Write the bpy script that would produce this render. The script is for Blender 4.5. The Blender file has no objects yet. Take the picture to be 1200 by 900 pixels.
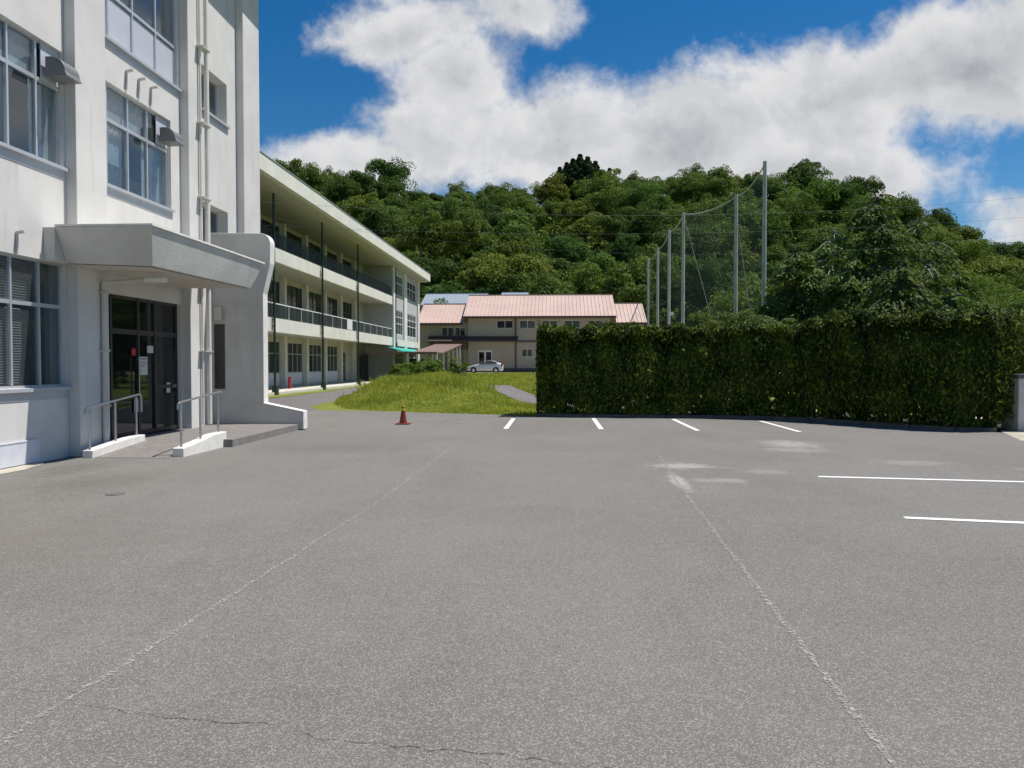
import bpy, bmesh, math, random
import numpy as np
from mathutils import Vector, Matrix
R = math.radians
rng = np.random.default_rng(7)
random.seed(7)
sc = bpy.context.scene
col = sc.collection

# ------------------------------------------------------------------ camera
cam_d = bpy.data.cameras.new('camera'); cam = bpy.data.objects.new('camera', cam_d); col.objects.link(cam)
cam_d.sensor_width = 36; cam_d.lens = 27; cam_d.clip_end = 3000; cam_d.clip_start = .05
cam.location = (0, 0, 1.6)
cam.rotation_euler = (R(90) - math.atan(23/900), 0, math.atan(50/900))
sc.camera = cam

# ------------------------------------------------------------------ light
EL, AZ = 65.5, 17.0                       # sun elevation, and azimuth from +X towards +Y
sdir = Vector((math.cos(R(EL))*math.cos(R(AZ)), math.cos(R(EL))*math.sin(R(AZ)), math.sin(R(EL))))
sun_d = bpy.data.lights.new('sun', 'SUN'); sun = bpy.data.objects.new('sun', sun_d); col.objects.link(sun)
sun_d.energy = 5.0; sun_d.angle = R(.53); sun_d.color = (1, .95, .89)
sun.rotation_euler = sdir.to_track_quat('Z', 'Y').to_euler(); sun.location = (20, 10, 40)
sc.view_settings.view_transform = 'Standard'; sc.view_settings.look = 'None'
sc.view_settings.gamma = 1; sc.view_settings.exposure = 0.25

# ------------------------------------------------------------------ world: Nishita sky with a procedural cloud bank, laid out by direction
w = bpy.data.worlds.new('World'); sc.world = w; w.use_nodes = True
nt = w.node_tree; nt.nodes.clear()
class N:
    def __init__(s, nt): s.nt = nt
    def new(s, t, **k):
        n = s.nt.nodes.new(t)
        for a, b in k.items(): setattr(n, a, b)
        return n
    def put(s, sock, v):
        if isinstance(v, bpy.types.NodeSocket): s.nt.links.new(v, sock)
        elif v is not None: sock.default_value = v
    def m(s, op, a, b=None, c=None, clamp=False):
        n = s.new('ShaderNodeMath', operation=op); n.use_clamp = clamp
        for i, v in enumerate((a, b, c)):
            if v is not None: s.put(n.inputs[i], v)
        return n.outputs[0]
    def v(s, op, a, b=None):
        n = s.new('ShaderNodeVectorMath', operation=op)
        s.put(n.inputs[0], a)
        if b is not None: s.put(n.inputs[1], b)
        return n.outputs['Value'] if op in ('LENGTH', 'DOT_PRODUCT') else n.outputs[0]
    def noise(s, vec, scale, detail=5, rough=.5, dist=0, dim='3D'):
        n = s.new('ShaderNodeTexNoise', noise_dimensions=dim)
        s.put(n.inputs['Vector'], vec); n.inputs['Scale'].default_value = scale
        n.inputs['Detail'].default_value = detail; n.inputs['Roughness'].default_value = rough
        n.inputs['Distortion'].default_value = dist
        return n.outputs['Fac']
    def ss(s, x, a, b, lo=0., hi=1., smooth=True):
        n = s.new('ShaderNodeMapRange'); n.interpolation_type = 'SMOOTHSTEP' if smooth else 'LINEAR'
        s.put(n.inputs[0], x); n.inputs[1].default_value = a; n.inputs[2].default_value = b
        n.inputs[3].default_value = lo; n.inputs[4].default_value = hi
        return n.outputs[0]
    def mix(s, f, a, b, mode='MIX'):
        n = s.new('ShaderNodeMix', data_type='RGBA'); n.blend_type = mode
        s.put(n.inputs[0], f)
        for i, c in ((6, a), (7, b)):
            if isinstance(c, tuple): c = (*c[:3], 1)
            s.put(n.inputs[i], c)
        return n.outputs[2]
W = N(nt)
tc = W.new('ShaderNodeTexCoord').outputs['Generated']
sep = W.new('ShaderNodeSeparateXYZ'); nt.links.new(tc, sep.inputs[0])
yy = W.m('MAXIMUM', sep.outputs[1], .12)
uu = W.m('DIVIDE', sep.outputs[0], yy); vv = W.m('DIVIDE', sep.outputs[2], yy)
cmb = W.new('ShaderNodeCombineXYZ'); nt.links.new(uu, cmb.inputs[0]); nt.links.new(vv, cmb.inputs[1])
uv = cmb.outputs[0]
wrp = W.new('ShaderNodeTexNoise'); nt.links.new(uv, wrp.inputs['Vector']); wrp.inputs['Scale'].default_value = 5; wrp.inputs['Detail'].default_value = 4
wv = W.v('MULTIPLY', W.v('SUBTRACT', wrp.outputs['Color'], (.5, .5, .5)), (.13, .09, 0))
uvw = W.v('ADD', uv, wv)
blobs = [(400,205,120,48,1),(500,165,100,70,1),(530,95,85,60,.9),(470,35,110,42,.72),(400,40,60,16,.45),(600,25,80,42,.75),(560,-40,150,50,.8),(650,175,150,85,1),(800,165,160,85,1.05),
         (960,125,160,88,1.1),(1110,95,150,88,1.1),(1240,80,140,95,1.1),(930,215,190,70,1),(1225,268,110,36,1),(1500,-60,260,160,1),(2100,-300,500,260,1),(-300,100,300,90,.9),
         (300,-260,200,90,.8),(900,-420,260,130,.9)]
D = None
for cx, cy, rx, ry, s in blobs:
    d = W.v('SUBTRACT', uvw, ((cx-650)/900, (427-cy)/900, 0))
    d = W.v('LENGTH', W.v('MULTIPLY', d, (900/rx, 900/ry, 0)))
    d = W.m('MULTIPLY', W.m('SUBTRACT', 1.0, d), s)
    D = d if D is None else W.m('SMOOTH_MAX', D, d, .25)
n1 = W.noise(uvw, 8, 10, .6, .05)
n2 = W.noise(uv, 30, 6, .65, .2)
dens = W.m('ADD', W.m('ADD', D, W.m('MULTIPLY', W.m('SUBTRACT', n1, .47), 1.15)), W.m('MULTIPLY', W.m('SUBTRACT', n2, .5), .55))
mask = W.ss(dens, -.10, .46)
# the cloud's own relief: denser towards the sun side (upper right) leaves the lower left grey
uv2 = W.v('ADD', uvw, (.022, .03, 0))
n3 = W.noise(uv2, 8, 10, .6, .05)
relief = W.ss(W.m('SUBTRACT', n1, n3), -.13, .13)
thick = W.ss(dens, .25, 1.35)
big = W.noise(W.v('ADD', uv, (3.1, 1.7, 0)), 3.2, 5, .55)
g = W.m('MULTIPLY', thick, W.ss(big, .33, .62))
shade = W.m('ADD', W.m('MULTIPLY', g, .72), W.m('MULTIPLY', W.m('SUBTRACT', 1., relief), .30), None, True)
ccol = W.mix(shade, (.95, .95, .96), (.40, .43, .48))
sky = W.new('ShaderNodeTexSky', sky_type='NISHITA'); sky.sun_disc = False
sky.sun_elevation = R(EL); sky.sun_rotation = R(90-AZ); sky.altitude = 200; sky.air_density = 1.0; sky.dust_density = .25; sky.ozone_density = 3.0
hs = W.new('ShaderNodeHueSaturation'); hs.inputs['Saturation'].default_value = 1.42; hs.inputs['Value'].default_value = .98
nt.links.new(sky.outputs[0], hs.inputs['Color'])
b1 = W.new('ShaderNodeBackground'); nt.links.new(hs.outputs[0], b1.inputs[0]); b1.inputs[1].default_value = .078
b2 = W.new('ShaderNodeBackground'); nt.links.new(ccol, b2.inputs[0]); b2.inputs[1].default_value = .69
mx = W.new('ShaderNodeMixShader'); nt.links.new(mask, mx.inputs[0]); nt.links.new(b1.outputs[0], mx.inputs[1]); nt.links.new(b2.outputs[0], mx.inputs[2])
wo = W.new('ShaderNodeOutputWorld'); nt.links.new(mx.outputs[0], wo.inputs[0])

# ------------------------------------------------------------------ materials
def newmat(name):
    m = bpy.data.materials.new(name); m.use_nodes = True
    n = N(m.node_tree); p = m.node_tree.nodes['Principled BSDF']
    return m, n, p
def objco(n): return n.new('ShaderNodeTexCoord').outputs['Object']
def geopos(n): return n.new('ShaderNodeNewGeometry').outputs['Position']
def bump(n, p, h, dist, strength=1):
    b = n.new('ShaderNodeBump'); n.put(b.inputs['Height'], h); b.inputs['Distance'].default_value = dist; b.inputs['Strength'].default_value = strength
    n.put(p.inputs['Normal'], b.outputs[0])
def plain(name, c, rough=.6, metal=0, var=.12, scale=3, bmp=.0, bscale=60, streak=0, streakc=(.3,.28,.25)):
    m, n, p = newmat(name)
    g = geopos(n)
    f = n.noise(g, scale, 6, .6)
    f = n.ss(f, .3, .7)
    lo = tuple(x*(1-var) for x in c); hi = tuple(min(1, x*(1+var*.6)) for x in c)
    cc = n.mix(f, lo, hi)
    if streak:
        s = n.noise(n.v('MULTIPLY', g, (5, 5, .35)), 1.0, 6, .7)
        s2 = n.noise(g, .5, 4, .6)
        k = n.m('MULTIPLY', n.m('MULTIPLY', n.ss(s, .5, .8), n.ss(s2, .4, .65)), streak)
        cc = n.mix(k, cc, streakc)
    n.put(p.inputs['Base Color'], cc); p.inputs['Roughness'].default_value = rough; p.inputs['Metallic'].default_value = metal
    if bmp: bump(n, p, n.noise(g, bscale, 3, .6), bmp)
    return m
M = {}
M['stucco'] = plain('white_stucco', (.60, .588, .565), .9, var=.07, scale=1.3, bmp=.0025, bscale=55, streak=.85, streakc=(.40, .37, .33))
M['plinth'] = plain('pale_plinth_paint', (.60, .62, .66), .8, var=.08, bmp=.006, streak=.4)
M['concrete'] = plain('canopy_concrete', (.56, .545, .505), .85, var=.12, scale=1.1, bmp=.01, bscale=40, streak=.5, streakc=(.22, .21, .2))
M['soffit'] = plain('beige_soffit', (.55, .51, .43), .85, var=.08, bmp=.006)
M['kerbwhite'] = plain('white_paint_and_lit_fin', (.74, .72, .67), .8, var=.1, scale=6, bmp=.01, streak=.6)
M['kerb'] = plain('kerb_concrete', (.12, .115, .105), .9, var=.3, scale=4, bmp=.02, bscale=30)
M['slab'] = plain('cream_slab', (.55, .53, .46), .85, var=.1, bmp=.01)
M['apron'] = plain('apron_concrete', (.42, .38, .31), .9, var=.25, scale=2, bmp=.01)
M['rampgrey'] = plain('ramp_tiles', (.20, .185, .175), .8, var=.15, scale=5, bmp=.006)
M['alu'] = plain('aluminium', (.58, .60, .63), .38, .55, var=.05)
M['panel'] = plain('grey_window_panel', (.47, .49, .54), .5, var=.04)
M['sill'] = plain('grey_metal_sill', (.48, .50, .53), .45, .3, var=.06)
M['pipe'] = plain('cream_downpipe', (.64, .62, .56), .5, var=.06, streak=.4)
M['steel'] = plain('handrail_steel', (.5, .51, .52), .3, .9, var=.08)
M['dark'] = plain('dark_frame', (.045, .038, .035), .4, var=.1)
M['doorframe'] = plain('bronze_frame', (.07, .06, .055), .4, .4, var=.1)
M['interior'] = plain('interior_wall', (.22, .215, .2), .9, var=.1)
M['curtain'] = plain('pale_curtain', (.66, .68, .69), .9, var=.2, scale=9)
M['blind'] = plain('blind_slat', (.55, .56, .55), .6, var=.05)
M['hood'] = plain('exhaust_hood_metal', (.22, .22, .225), .45, .4, var=.1)
M['ventmetal'] = plain('vent_pipe_metal', (.52, .50, .47), .5, .2, var=.1)
M['paper'] = plain('paper_notice', (.55, .55, .52), .7, var=.05)
M['greenpaper'] = plain('green_notice', (.30, .38, .10), .7, var=.05)
M['red'] = plain('red_enamel', (.42, .02, .03), .4, var=.1)
M['black'] = plain('matt_black', (.02, .02, .022), .5, var=.1)
M['schoolwhite'] = plain('school_white_paint', (.68, .67, .60), .8, var=.08, scale=.8, bmp=.006, streak=.55, streakc=(.38, .36, .3))
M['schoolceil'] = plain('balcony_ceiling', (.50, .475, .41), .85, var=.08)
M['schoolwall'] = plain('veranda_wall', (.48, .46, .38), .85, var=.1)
M['schoolgrey'] = plain('school_end_wall', (.44, .45, .45), .85, var=.08, streak=.4)
M['greenpipe'] = plain('dark_green_pipe', (.018, .042, .032), .4, .1, var=.2)
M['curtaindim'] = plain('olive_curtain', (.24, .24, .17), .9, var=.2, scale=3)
M['awning'] = plain('teal_awning', (.02, .36, .29), .6, var=.1)
M['beige'] = plain('beige_siding', (.42, .365, .285), .8, var=.05)
M['beigelow'] = plain('beige_lower_wall', (.42, .37, .27), .8, var=.06)
M['brown'] = plain('brown_trim', (.11, .066, .055), .6, var=.12)
M['brownroof'] = plain('brown_sheet_roof', (.20, .125, .105), .6, var=.1)
M['whitetrim'] = plain('white_trim', (.7, .7, .68), .6, var=.05)
M['bluegrey'] = plain('blue_grey_roof', (.27, .32, .36), .5, var=.12)
M['pole'] = plain('concrete_pole', (.42, .43, .40), .8, var=.15, scale=1.5)
M['wire'] = plain('cable', (.10, .11, .11), .6)
M['wirelight'] = plain('net_rope', (.33, .35, .33), .7)
M['paint'] = plain('car_paint', (.62, .65, .67), .22, .15, var=.02)
M['tyre'] = plain('tyre_rubber', (.02, .02, .02), .8)
M['lampred'] = plain('tail_lamp', (.25, .01, .01), .25)
M['lampclear'] = plain('head_lamp', (.6, .62, .64), .1)
M['cone'] = plain('faded_red_plastic', (.20, .022, .014), .55, var=.2, scale=8)
M['conetip'] = plain('yellow_plastic', (.6, .42, .05), .5)
M['bark'] = plain('bark', (.10, .085, .065), .95, var=.35, scale=12, bmp=.02, bscale=25)
M['palebark'] = plain('pale_dead_wood', (.34, .31, .26), .9, var=.3, scale=9)
M['soil'] = plain('soil', (.05, .045, .032), .95, var=.3, bmp=.02)

def glass(name, tint, dirt=.04, rough=.03, fk=1.3):
    m, n, p = newmat(name); t = m.node_tree
    tr = n.new('ShaderNodeBsdfTransparent'); tr.inputs[0].default_value = (*tint, 1)
    gl = n.new('ShaderNodeBsdfGlossy'); gl.inputs['Roughness'].default_value = rough; gl.inputs['Color'].default_value = (.9, .95, 1, 1)
    df = n.new('ShaderNodeBsdfDiffuse'); df.inputs[0].default_value = (.35, .38, .4, 1)
    lw = n.new('ShaderNodeLayerWeight'); lw.inputs[0].default_value = .5; fz = n.m('ADD', .04, n.m('MULTIPLY', n.m('POWER', lw.outputs['Facing'], 5.), .9))
    a = n.new('ShaderNodeMixShader'); n.put(a.inputs[0], n.m('MULTIPLY', fz, fk, None, True)); t.links.new(tr.outputs[0], a.inputs[1]); t.links.new(gl.outputs[0], a.inputs[2])
    b = n.new('ShaderNodeMixShader'); b.inputs[0].default_value = dirt; t.links.new(a.outputs[0], b.inputs[1]); t.links.new(df.outputs[0], b.inputs[2])
    t.links.new(b.outputs[0], t.nodes['Material Output'].inputs[0])
    return m
M['glass'] = glass('window_glass', (.78, .83, .85), .07)
M['doorglass'] = glass('entrance_glass', (.30, .31, .32), .02)
M['railglass'] = glass('balcony_panel', (.38, .46, .42), .05, .5, .25)
M['schoolglass'] = glass('school_window_glass', (.62, .68, .66), .06, .1, .38)

def roofmat(name, c, pitch=.45):
    m, n, p = newmat(name)
    g = geopos(n); f = n.ss(n.noise(g, .35, 6, .6), .3, .7)
    cc = n.mix(f, tuple(x*.86 for x in c), c)
    cc = n.mix(n.m('MULTIPLY', n.ss(n.noise(n.v('MULTIPLY', g, (3, .3, .3)), 1., 5, .7), .5, .8), .5), cc, (.40, .30, .26))
    n.put(p.inputs['Base Color'], cc); p.inputs['Roughness'].default_value = .55
    return m
M['pink'] = roofmat('salmon_sheet_roof', (.56, .41, .34))

# asphalt
def asphalt(name, c0, c1, stains=True):
    m, n, p = newmat(name)
    g = geopos(n)
    big = n.noise(g, .28, 6, .62, .4)
    mid = n.noise(g, 2.3, 7, .7)
    fine = n.noise(g, 150, 3, .75)
    vor = n.new('ShaderNodeTexVoronoi'); n.put(vor.inputs['Vector'], g); vor.inputs['Scale'].default_value = 165; vor.inputs['Randomness'].default_value = 1
    vc = n.new('ShaderNodeSeparateColor'); n.put(vc.inputs[0], vor.outputs['Color'])
    stone = n.ss(vc.outputs[0], .35, 1.0)
    c = n.mix(n.ss(big, .36, .64), c0, c1)
    trk = n.noise(n.v('MULTIPLY', g, (1.1, .12, 1)), 1.3, 5, .6); c = n.mix(n.m('MULTIPLY', n.ss(trk, .5, .72), .4), c, tuple(x*.8 for x in c0))
    c = n.mix(n.m('MULTIPLY', n.ss(mid, .42, .75), .45), c, tuple(x*1.12 for x in c1))
    c = n.mix(n.m('MULTIPLY', n.ss(fine, .35, .75), .74), c, tuple(x*.42 for x in c0))
    c = n.mix(n.m('MULTIPLY', n.m('POWER', stone, 2.4), .70), c, (.36, .345, .315))
    vor2 = n.new('ShaderNodeTexVoronoi'); n.put(vor2.inputs['Vector'], g); vor2.inputs['Scale'].default_value = 44
    vc2 = n.new('ShaderNodeSeparateColor'); n.put(vc2.inputs[0], vor2.outputs['Color'])
    c = n.mix(n.m('MULTIPLY', n.ss(vc2.outputs[1], .975, 1.), .14), c, (.5, .48, .44))
    if stains:
        def spot(x, y, rx, ry, k, colr, sc_=3.2):
            nonlocal c
            d = n.v('LENGTH', n.v('MULTIPLY', n.v('SUBTRACT', g, (x, y, 0)), (1/rx, 1/ry, 0)))
            s = n.ss(n.m('ADD', d, n.m('MULTIPLY', n.m('SUBTRACT', n.noise(n.v('MULTIPLY', g, (.8, 1.5, 1)), sc_*1.5, 9, .8), .5), 3.4)), .25, .85, 1, 0)
            c = n.mix(n.m('MULTIPLY', s, k), c, colr)
        pale = (.36, .35, .32)
        spot(4.7, 15.7, .8, 1.1, .6, pale); spot(4.5, 14.6, .9, .6, .35, pale); spot(2.0, 12.2, .75, .5, .7, pale)
        spot(1.7, 10.6, .16, 1.1, .85, pale, 6); spot(2.3, 10.7, .6, .35, .4, pale); spot(5.8, 12.8, .9, .5, .3, pale)
        spot(3.2, 11.6, .5, .35, .3, pale); spot(7.5, 12.0, .8, .4, .3, pale); spot(6.2, 9.4, .9, .25, .25, pale)
        spot(-7.4, 11.3, .7, 1.3, .35, (.08, .075, .065)); spot(-6.2, 10.0, 1.1, 1.6, .3, (.09, .08, .07)); spot(-3.8, 14.5, 2.2, 1.6, .25, (.1, .1, .1))
        spot(2.6, 3.4, .8, 1., .22, (.15, .12, .10), 1.5); spot(-5.5, 6.5, 2.4, 2.0, .28, (.15, .125, .105), 1.2)
    n.put(p.inputs['Base Color'], c)
    p.inputs['Roughness'].default_value = .88; p.inputs['Specular IOR Level'].default_value = .25
    bump(n, p, n.m('ADD', n.m('MULTIPLY', vor.outputs['Distance'], -.8), fine), .006, .6)
    return m
M['asphalt'] = asphalt('worn_asphalt', (.146, .140, .128), (.180, .174, .160))
M['path'] = asphalt('path_asphalt', (.125, .115, .118), (.155, .145, .147), False)

def linepaint(name, c, cover, sc_=9, rough=.7):
    m, n, p = newmat(name); t = m.node_tree
    g = geopos(n)
    f = n.m('ADD', n.m('MULTIPLY', n.noise(g, sc_, 8, .75), .6), n.m('MULTIPLY', n.noise(g, 70, 3, .7), .4))
    al = n.ss(f, 1-cover-.06, 1-cover+.06)
    n.put(p.inputs['Base Color'], c + (1,)); n.put(p.inputs['Alpha'], al); p.inputs['Roughness'].default_value = rough
    return m
M['line'] = linepaint('white_line_paint', (.72, .72, .69), .63)
M['faded'] = linepaint('worn_chalk_line', (.33, .315, .285), .485, 26)
M['crack'] = linepaint('dark_crack', (.065, .06, .055), .51, 16)

# terrain
def terrainmat():
    m, n, p = newmat('grassy_ground'); g = geopos(n)
    a = n.noise(g, .35, 6, .65); b = n.noise(g, 3.5, 6, .7); c_ = n.noise(g, 28, 3, .7)
    c = n.mix(n.ss(a, .35, .65), (.18, .23, .042), (.27, .29, .065))
    c = n.mix(n.m('MULTIPLY', n.ss(b, .48, .7), .6), c, (.17, .175, .055))
    c = n.mix(n.m('MULTIPLY', n.ss(c_, .4, .7), .5), c, (.05, .085, .018))
    n.put(p.inputs['Base Color'], c); p.inputs['Roughness'].default_value = .95; p.inputs['Specular IOR Level'].default_value = .1
    bump(n, p, c_, .04)
    return m
M['terrain'] = terrainmat()

def leafmat(name, dark, light, extra=None, trans=.28, objvar=.35, rough=.72):
    m, n, p = newmat(name); t = m.node_tree
    at = n.new('ShaderNodeAttribute'); at.attribute_name = 'var'
    oi = n.new('ShaderNodeObjectInfo')
    c = n.mix(at.outputs['Fac'], dark, light)
    if extra: 
        f = n.ss(n.noise(geopos(n), *extra[1]), extra[2], extra[3]); c = n.mix(f, c, extra[0])
    v = n.m('ADD', 1-objvar*.5, n.m('MULTIPLY', oi.outputs['Random'], objvar))
    h = n.new('ShaderNodeHueSaturation'); n.put(h.inputs['Color'], c); n.put(h.inputs['Value'], v)
    n.put(h.inputs['Hue'], n.m('ADD', .5-.02*objvar/.35, n.m('MULTIPLY', n.m('FRACT', n.m('MULTIPLY', oi.outputs['Random'], 7.3)), .035*objvar/.35)))
    n.put(p.inputs['Base Color'], h.outputs[0]); p.inputs['Roughness'].default_value = rough; p.inputs['Specular IOR Level'].default_value = .12
    tr = n.new('ShaderNodeBsdfTranslucent'); n.put(tr.inputs[0], n.mix(1., h.outputs[0], (1.3, 1.25, .6), 'MULTIPLY'))
    mxs = n.new('ShaderNodeMixShader'); mxs.inputs[0].default_value = trans
    t.links.new(p.outputs[0], mxs.inputs[1]); t.links.new(tr.outputs[0], mxs.inputs[2]); t.links.new(mxs.outputs[0], t.nodes['Material Output'].inputs[0])
    return m
M['leaf_deep'] = leafmat('deep_green_leaves', (.036, .076, .018), (.105, .175, .042))
M['leaf_mid'] = leafmat('mid_green_leaves', (.055, .102, .020), (.15, .225, .050))
M['leaf_yellow'] = leafmat('yellow_green_leaves', (.080, .120, .020), (.185, .235, .048))
M['leaf_conifer'] = leafmat('conifer_needles', (.018, .042, .016), (.045, .085, .030))
M['leaf_brown'] = leafmat('brown_twigs', (.085, .068, .042), (.16, .12, .075))
M['leaf_cedar'] = leafmat('cedar_sprays', (.060, .110, .028), (.165, .235, .065))
M['leaf_near'] = leafmat('near_leaves', (.060, .105, .028), (.19, .25, .085))
M['leaf_bush'] = leafmat('bush_leaves', (.060, .120, .020), (.16, .245, .050))
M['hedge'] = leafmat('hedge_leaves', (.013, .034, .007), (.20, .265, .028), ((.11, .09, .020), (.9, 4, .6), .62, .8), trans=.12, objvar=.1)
M['blade'] = leafmat('grass_blades', (.17, .23, .034), (.42, .46, .10), ((.50, .44, .18), (1.1, 6, .7), .52, .72), objvar=.05, trans=.35)

# ------------------------------------------------------------------ helpers
def chain_loc(o):
    v = Vector((0, 0, 0))
    while o is not None: v += o.location; o = o.parent
    return v
def link(name, me, mat=None, parent=None, kind=None):
    o = bpy.data.objects.new(name, me); col.objects.link(o)
    if mat is not None: me.materials.append(M[mat] if isinstance(mat, str) else mat)
    if parent is not None: o.parent = parent
    if kind: o['kind'] = kind
    return o
class MB:
    def __init__(s): s.v = []; s.f = []
    def add(s, vs, fs):
        k = len(s.v); s.v += [tuple(a) for a in vs]; s.f += [tuple(i+k for i in f) for f in fs]; return s
    def box(s, x0, x1, y0, y1, z0, z1):
        x0, x1 = min(x0, x1), max(x0, x1); y0, y1 = min(y0, y1), max(y0, y1); z0, z1 = min(z0, z1), max(z0, z1)
        return s.add([(x0,y0,z0),(x1,y0,z0),(x1,y1,z0),(x0,y1,z0),(x0,y0,z1),(x1,y0,z1),(x1,y1,z1),(x0,y1,z1)],
                     [(0,3,2,1),(4,5,6,7),(0,1,5,4),(1,2,6,5),(2,3,7,6),(3,0,4,7)])
    def hexa(s, b, t):   # four bottom points, four top points, same order (counter-clockwise from above)
        return s.add(list(b)+list(t), [(0,3,2,1),(4,5,6,7),(0,1,5,4),(1,2,6,5),(2,3,7,6),(3,0,4,7)])
    def prism(s, pts, axis, a, b):   # 2D outline extruded along axis 'x','y','z'
        n = len(pts)
        def P(p, t): return (t, p[0], p[1]) if axis == 'x' else ((p[0], t, p[1]) if axis == 'y' else (p[0], p[1], t))
        return s.add([P(p, a) for p in pts] + [P(p, b) for p in pts],
                     [tuple(range(n))[::-1], tuple(range(n, 2*n))] + [(i, (i+1) % n, n+(i+1) % n, n+i) for i in range(n)])
    def tube(s, p0, p1, r0, r1=None, n=10, cap=True):
        r1 = r0 if r1 is None else r1
        p0 = Vector(p0); p1 = Vector(p1); d = (p1-p0).normalized()
        a = d.orthogonal().normalized(); b = d.cross(a)
        vs = []
        for p, r in ((p0, r0), (p1, r1)):
            for i in range(n):
                t = 2*math.pi*i/n; vs.append(p + a*math.cos(t)*r + b*math.sin(t)*r)
        fs = [(i, (i+1) % n, n+(i+1) % n, n+i) for i in range(n)]
        if cap: fs += [tuple(range(n))[::-1], tuple(range(n, 2*n))]
        return s.add(vs, fs)
    def path(s, pts, r, n=8):
        for a, b in zip(pts[:-1], pts[1:]): s.tube(a, b, r, None, n)
        return s
    def build(s, name, mat, parent=None, kind=None, bevel=0, smooth=False):
        o0 = chain_loc(parent) if parent is not None else Vector((0, 0, 0))
        me = bpy.data.meshes.new(name); me.from_pydata([(a-o0.x, b-o0.y, c-o0.z) for a, b, c in s.v], [], s.f)
        bm = bmesh.new(); bm.from_mesh(me); bmesh.ops.recalc_face_normals(bm, faces=bm.faces); bm.to_mesh(me); bm.free()
        if smooth:
            for p in me.polygons: p.use_smooth = True
        o = link(name, me, mat, parent, kind)
        if bevel:
            b = o.modifiers.new('bevel', 'BEVEL'); b.width = bevel; b.segments = 2; b.limit_method = 'ANGLE'
        return o
def thing(name, label, cat, loc=(0, 0, 0), group=None):
    o = bpy.data.objects.new(name, None); col.objects.link(o); o.location = loc; o.empty_display_size = .3
    return tag(o, label, cat, group)
def tag(o, label, cat, group=None):
    o['label'] = label; o['category'] = cat
    if group: o['group'] = group
    return o
def wall_cells(mb, plane, a0, a1, z0, z1, holes, t, axis='x'):
    """wall in plane x=plane (axis x) or y=plane (axis y), thickness t towards minus x / plus y, with rectangular holes (a0,a1,z0,z1)"""
    As = sorted({a0, a1} | {h[0] for h in holes} | {h[1] for h in holes}); As = [a for a in As if a0 <= a <= a1]
    for i in range(len(As)-1):
        lo, hi = As[i], As[i+1]; mid = (lo+hi)/2
        hs = sorted([(h[2], h[3]) for h in holes if h[0] <= mid <= h[1]])
        z = z0
        for h0, h1 in hs + [(z1, z1)]:
            if h0 > z + 1e-5:
                if axis == 'x': mb.box(plane-t, plane, lo, hi, z, h0)
                else: mb.box(lo, hi, plane, plane+t, z, h0)
            z = max(z, h1)

def kites(name, c, u, v, L, Wd, var, mat, parent=None, kind=None, extra=None, smoothn=False):
    """many leaf-shaped faces: centre c, long axis u, side axis v (n,3), half lengths L, half widths Wd"""
    n = len(c); L = L[:, None]; Wd = Wd[:, None]
    p = np.empty((n, 4, 3)); p[:, 0] = c-u*L; p[:, 1] = c+v*Wd-u*L*.1; p[:, 2] = c+u*L; p[:, 3] = c-v*Wd-u*L*.1
    co = p.reshape(-1, 3)
    nv = len(co); faces = np.arange(nv)
    mats = [mat]; mi = np.zeros(n, int)
    evs, efs = [], []
    me = bpy.data.meshes.new(name)
    if extra is not None:
        emb, emat = extra; mats.append(emat)
        co = np.vstack([co, np.array(emb.v)])
        starts = list(range(0, nv, 4)); tot = [4]*n; idx = list(faces)
        for f in emb.f: starts.append(len(idx)); tot.append(len(f)); idx += [i+nv for i in f]
        mi = np.concatenate([mi, np.ones(len(emb.f), int)]); var = np.concatenate([var, np.full(len(emb.f), .5)])
    else:
        starts = np.arange(0, nv, 4); tot = np.full(n, 4); idx = faces
    o0 = chain_loc(parent) if parent is not None else Vector((0, 0, 0))
    co = co - np.array(o0)
    me.vertices.add(len(co)); me.vertices.foreach_set('co', co.astype(np.float32).ravel())
    me.loops.add(len(idx)); me.loops.foreach_set('vertex_index', np.asarray(idx, np.int32))
    me.polygons.add(len(starts)); me.polygons.foreach_set('loop_start', np.asarray(starts, np.int32))
    me.polygons.foreach_set('material_index', mi.astype(np.int32))
    me.update(calc_edges=True)
    at = me.attributes.new('var', 'FLOAT', 'FACE'); at.data.foreach_set('value', np.asarray(var, np.float32))
    for m_ in mats: me.materials.append(M[m_])
    o = bpy.data.objects.new(name, me); col.objects.link(o)
    if parent is not None: o.parent = parent
    if kind: o['kind'] = kind
    return o
def unit(a): return a/np.maximum(np.linalg.norm(a, axis=-1, keepdims=True), 1e-9)
def frame_from_normal(nrm, r, upbias=0.):
    t = r.normal(size=nrm.shape); t[:, 2] += upbias
    u = unit(t - nrm*(t*nrm).sum(1, keepdims=True)); v = np.cross(nrm, u)
    return u, v

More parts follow.
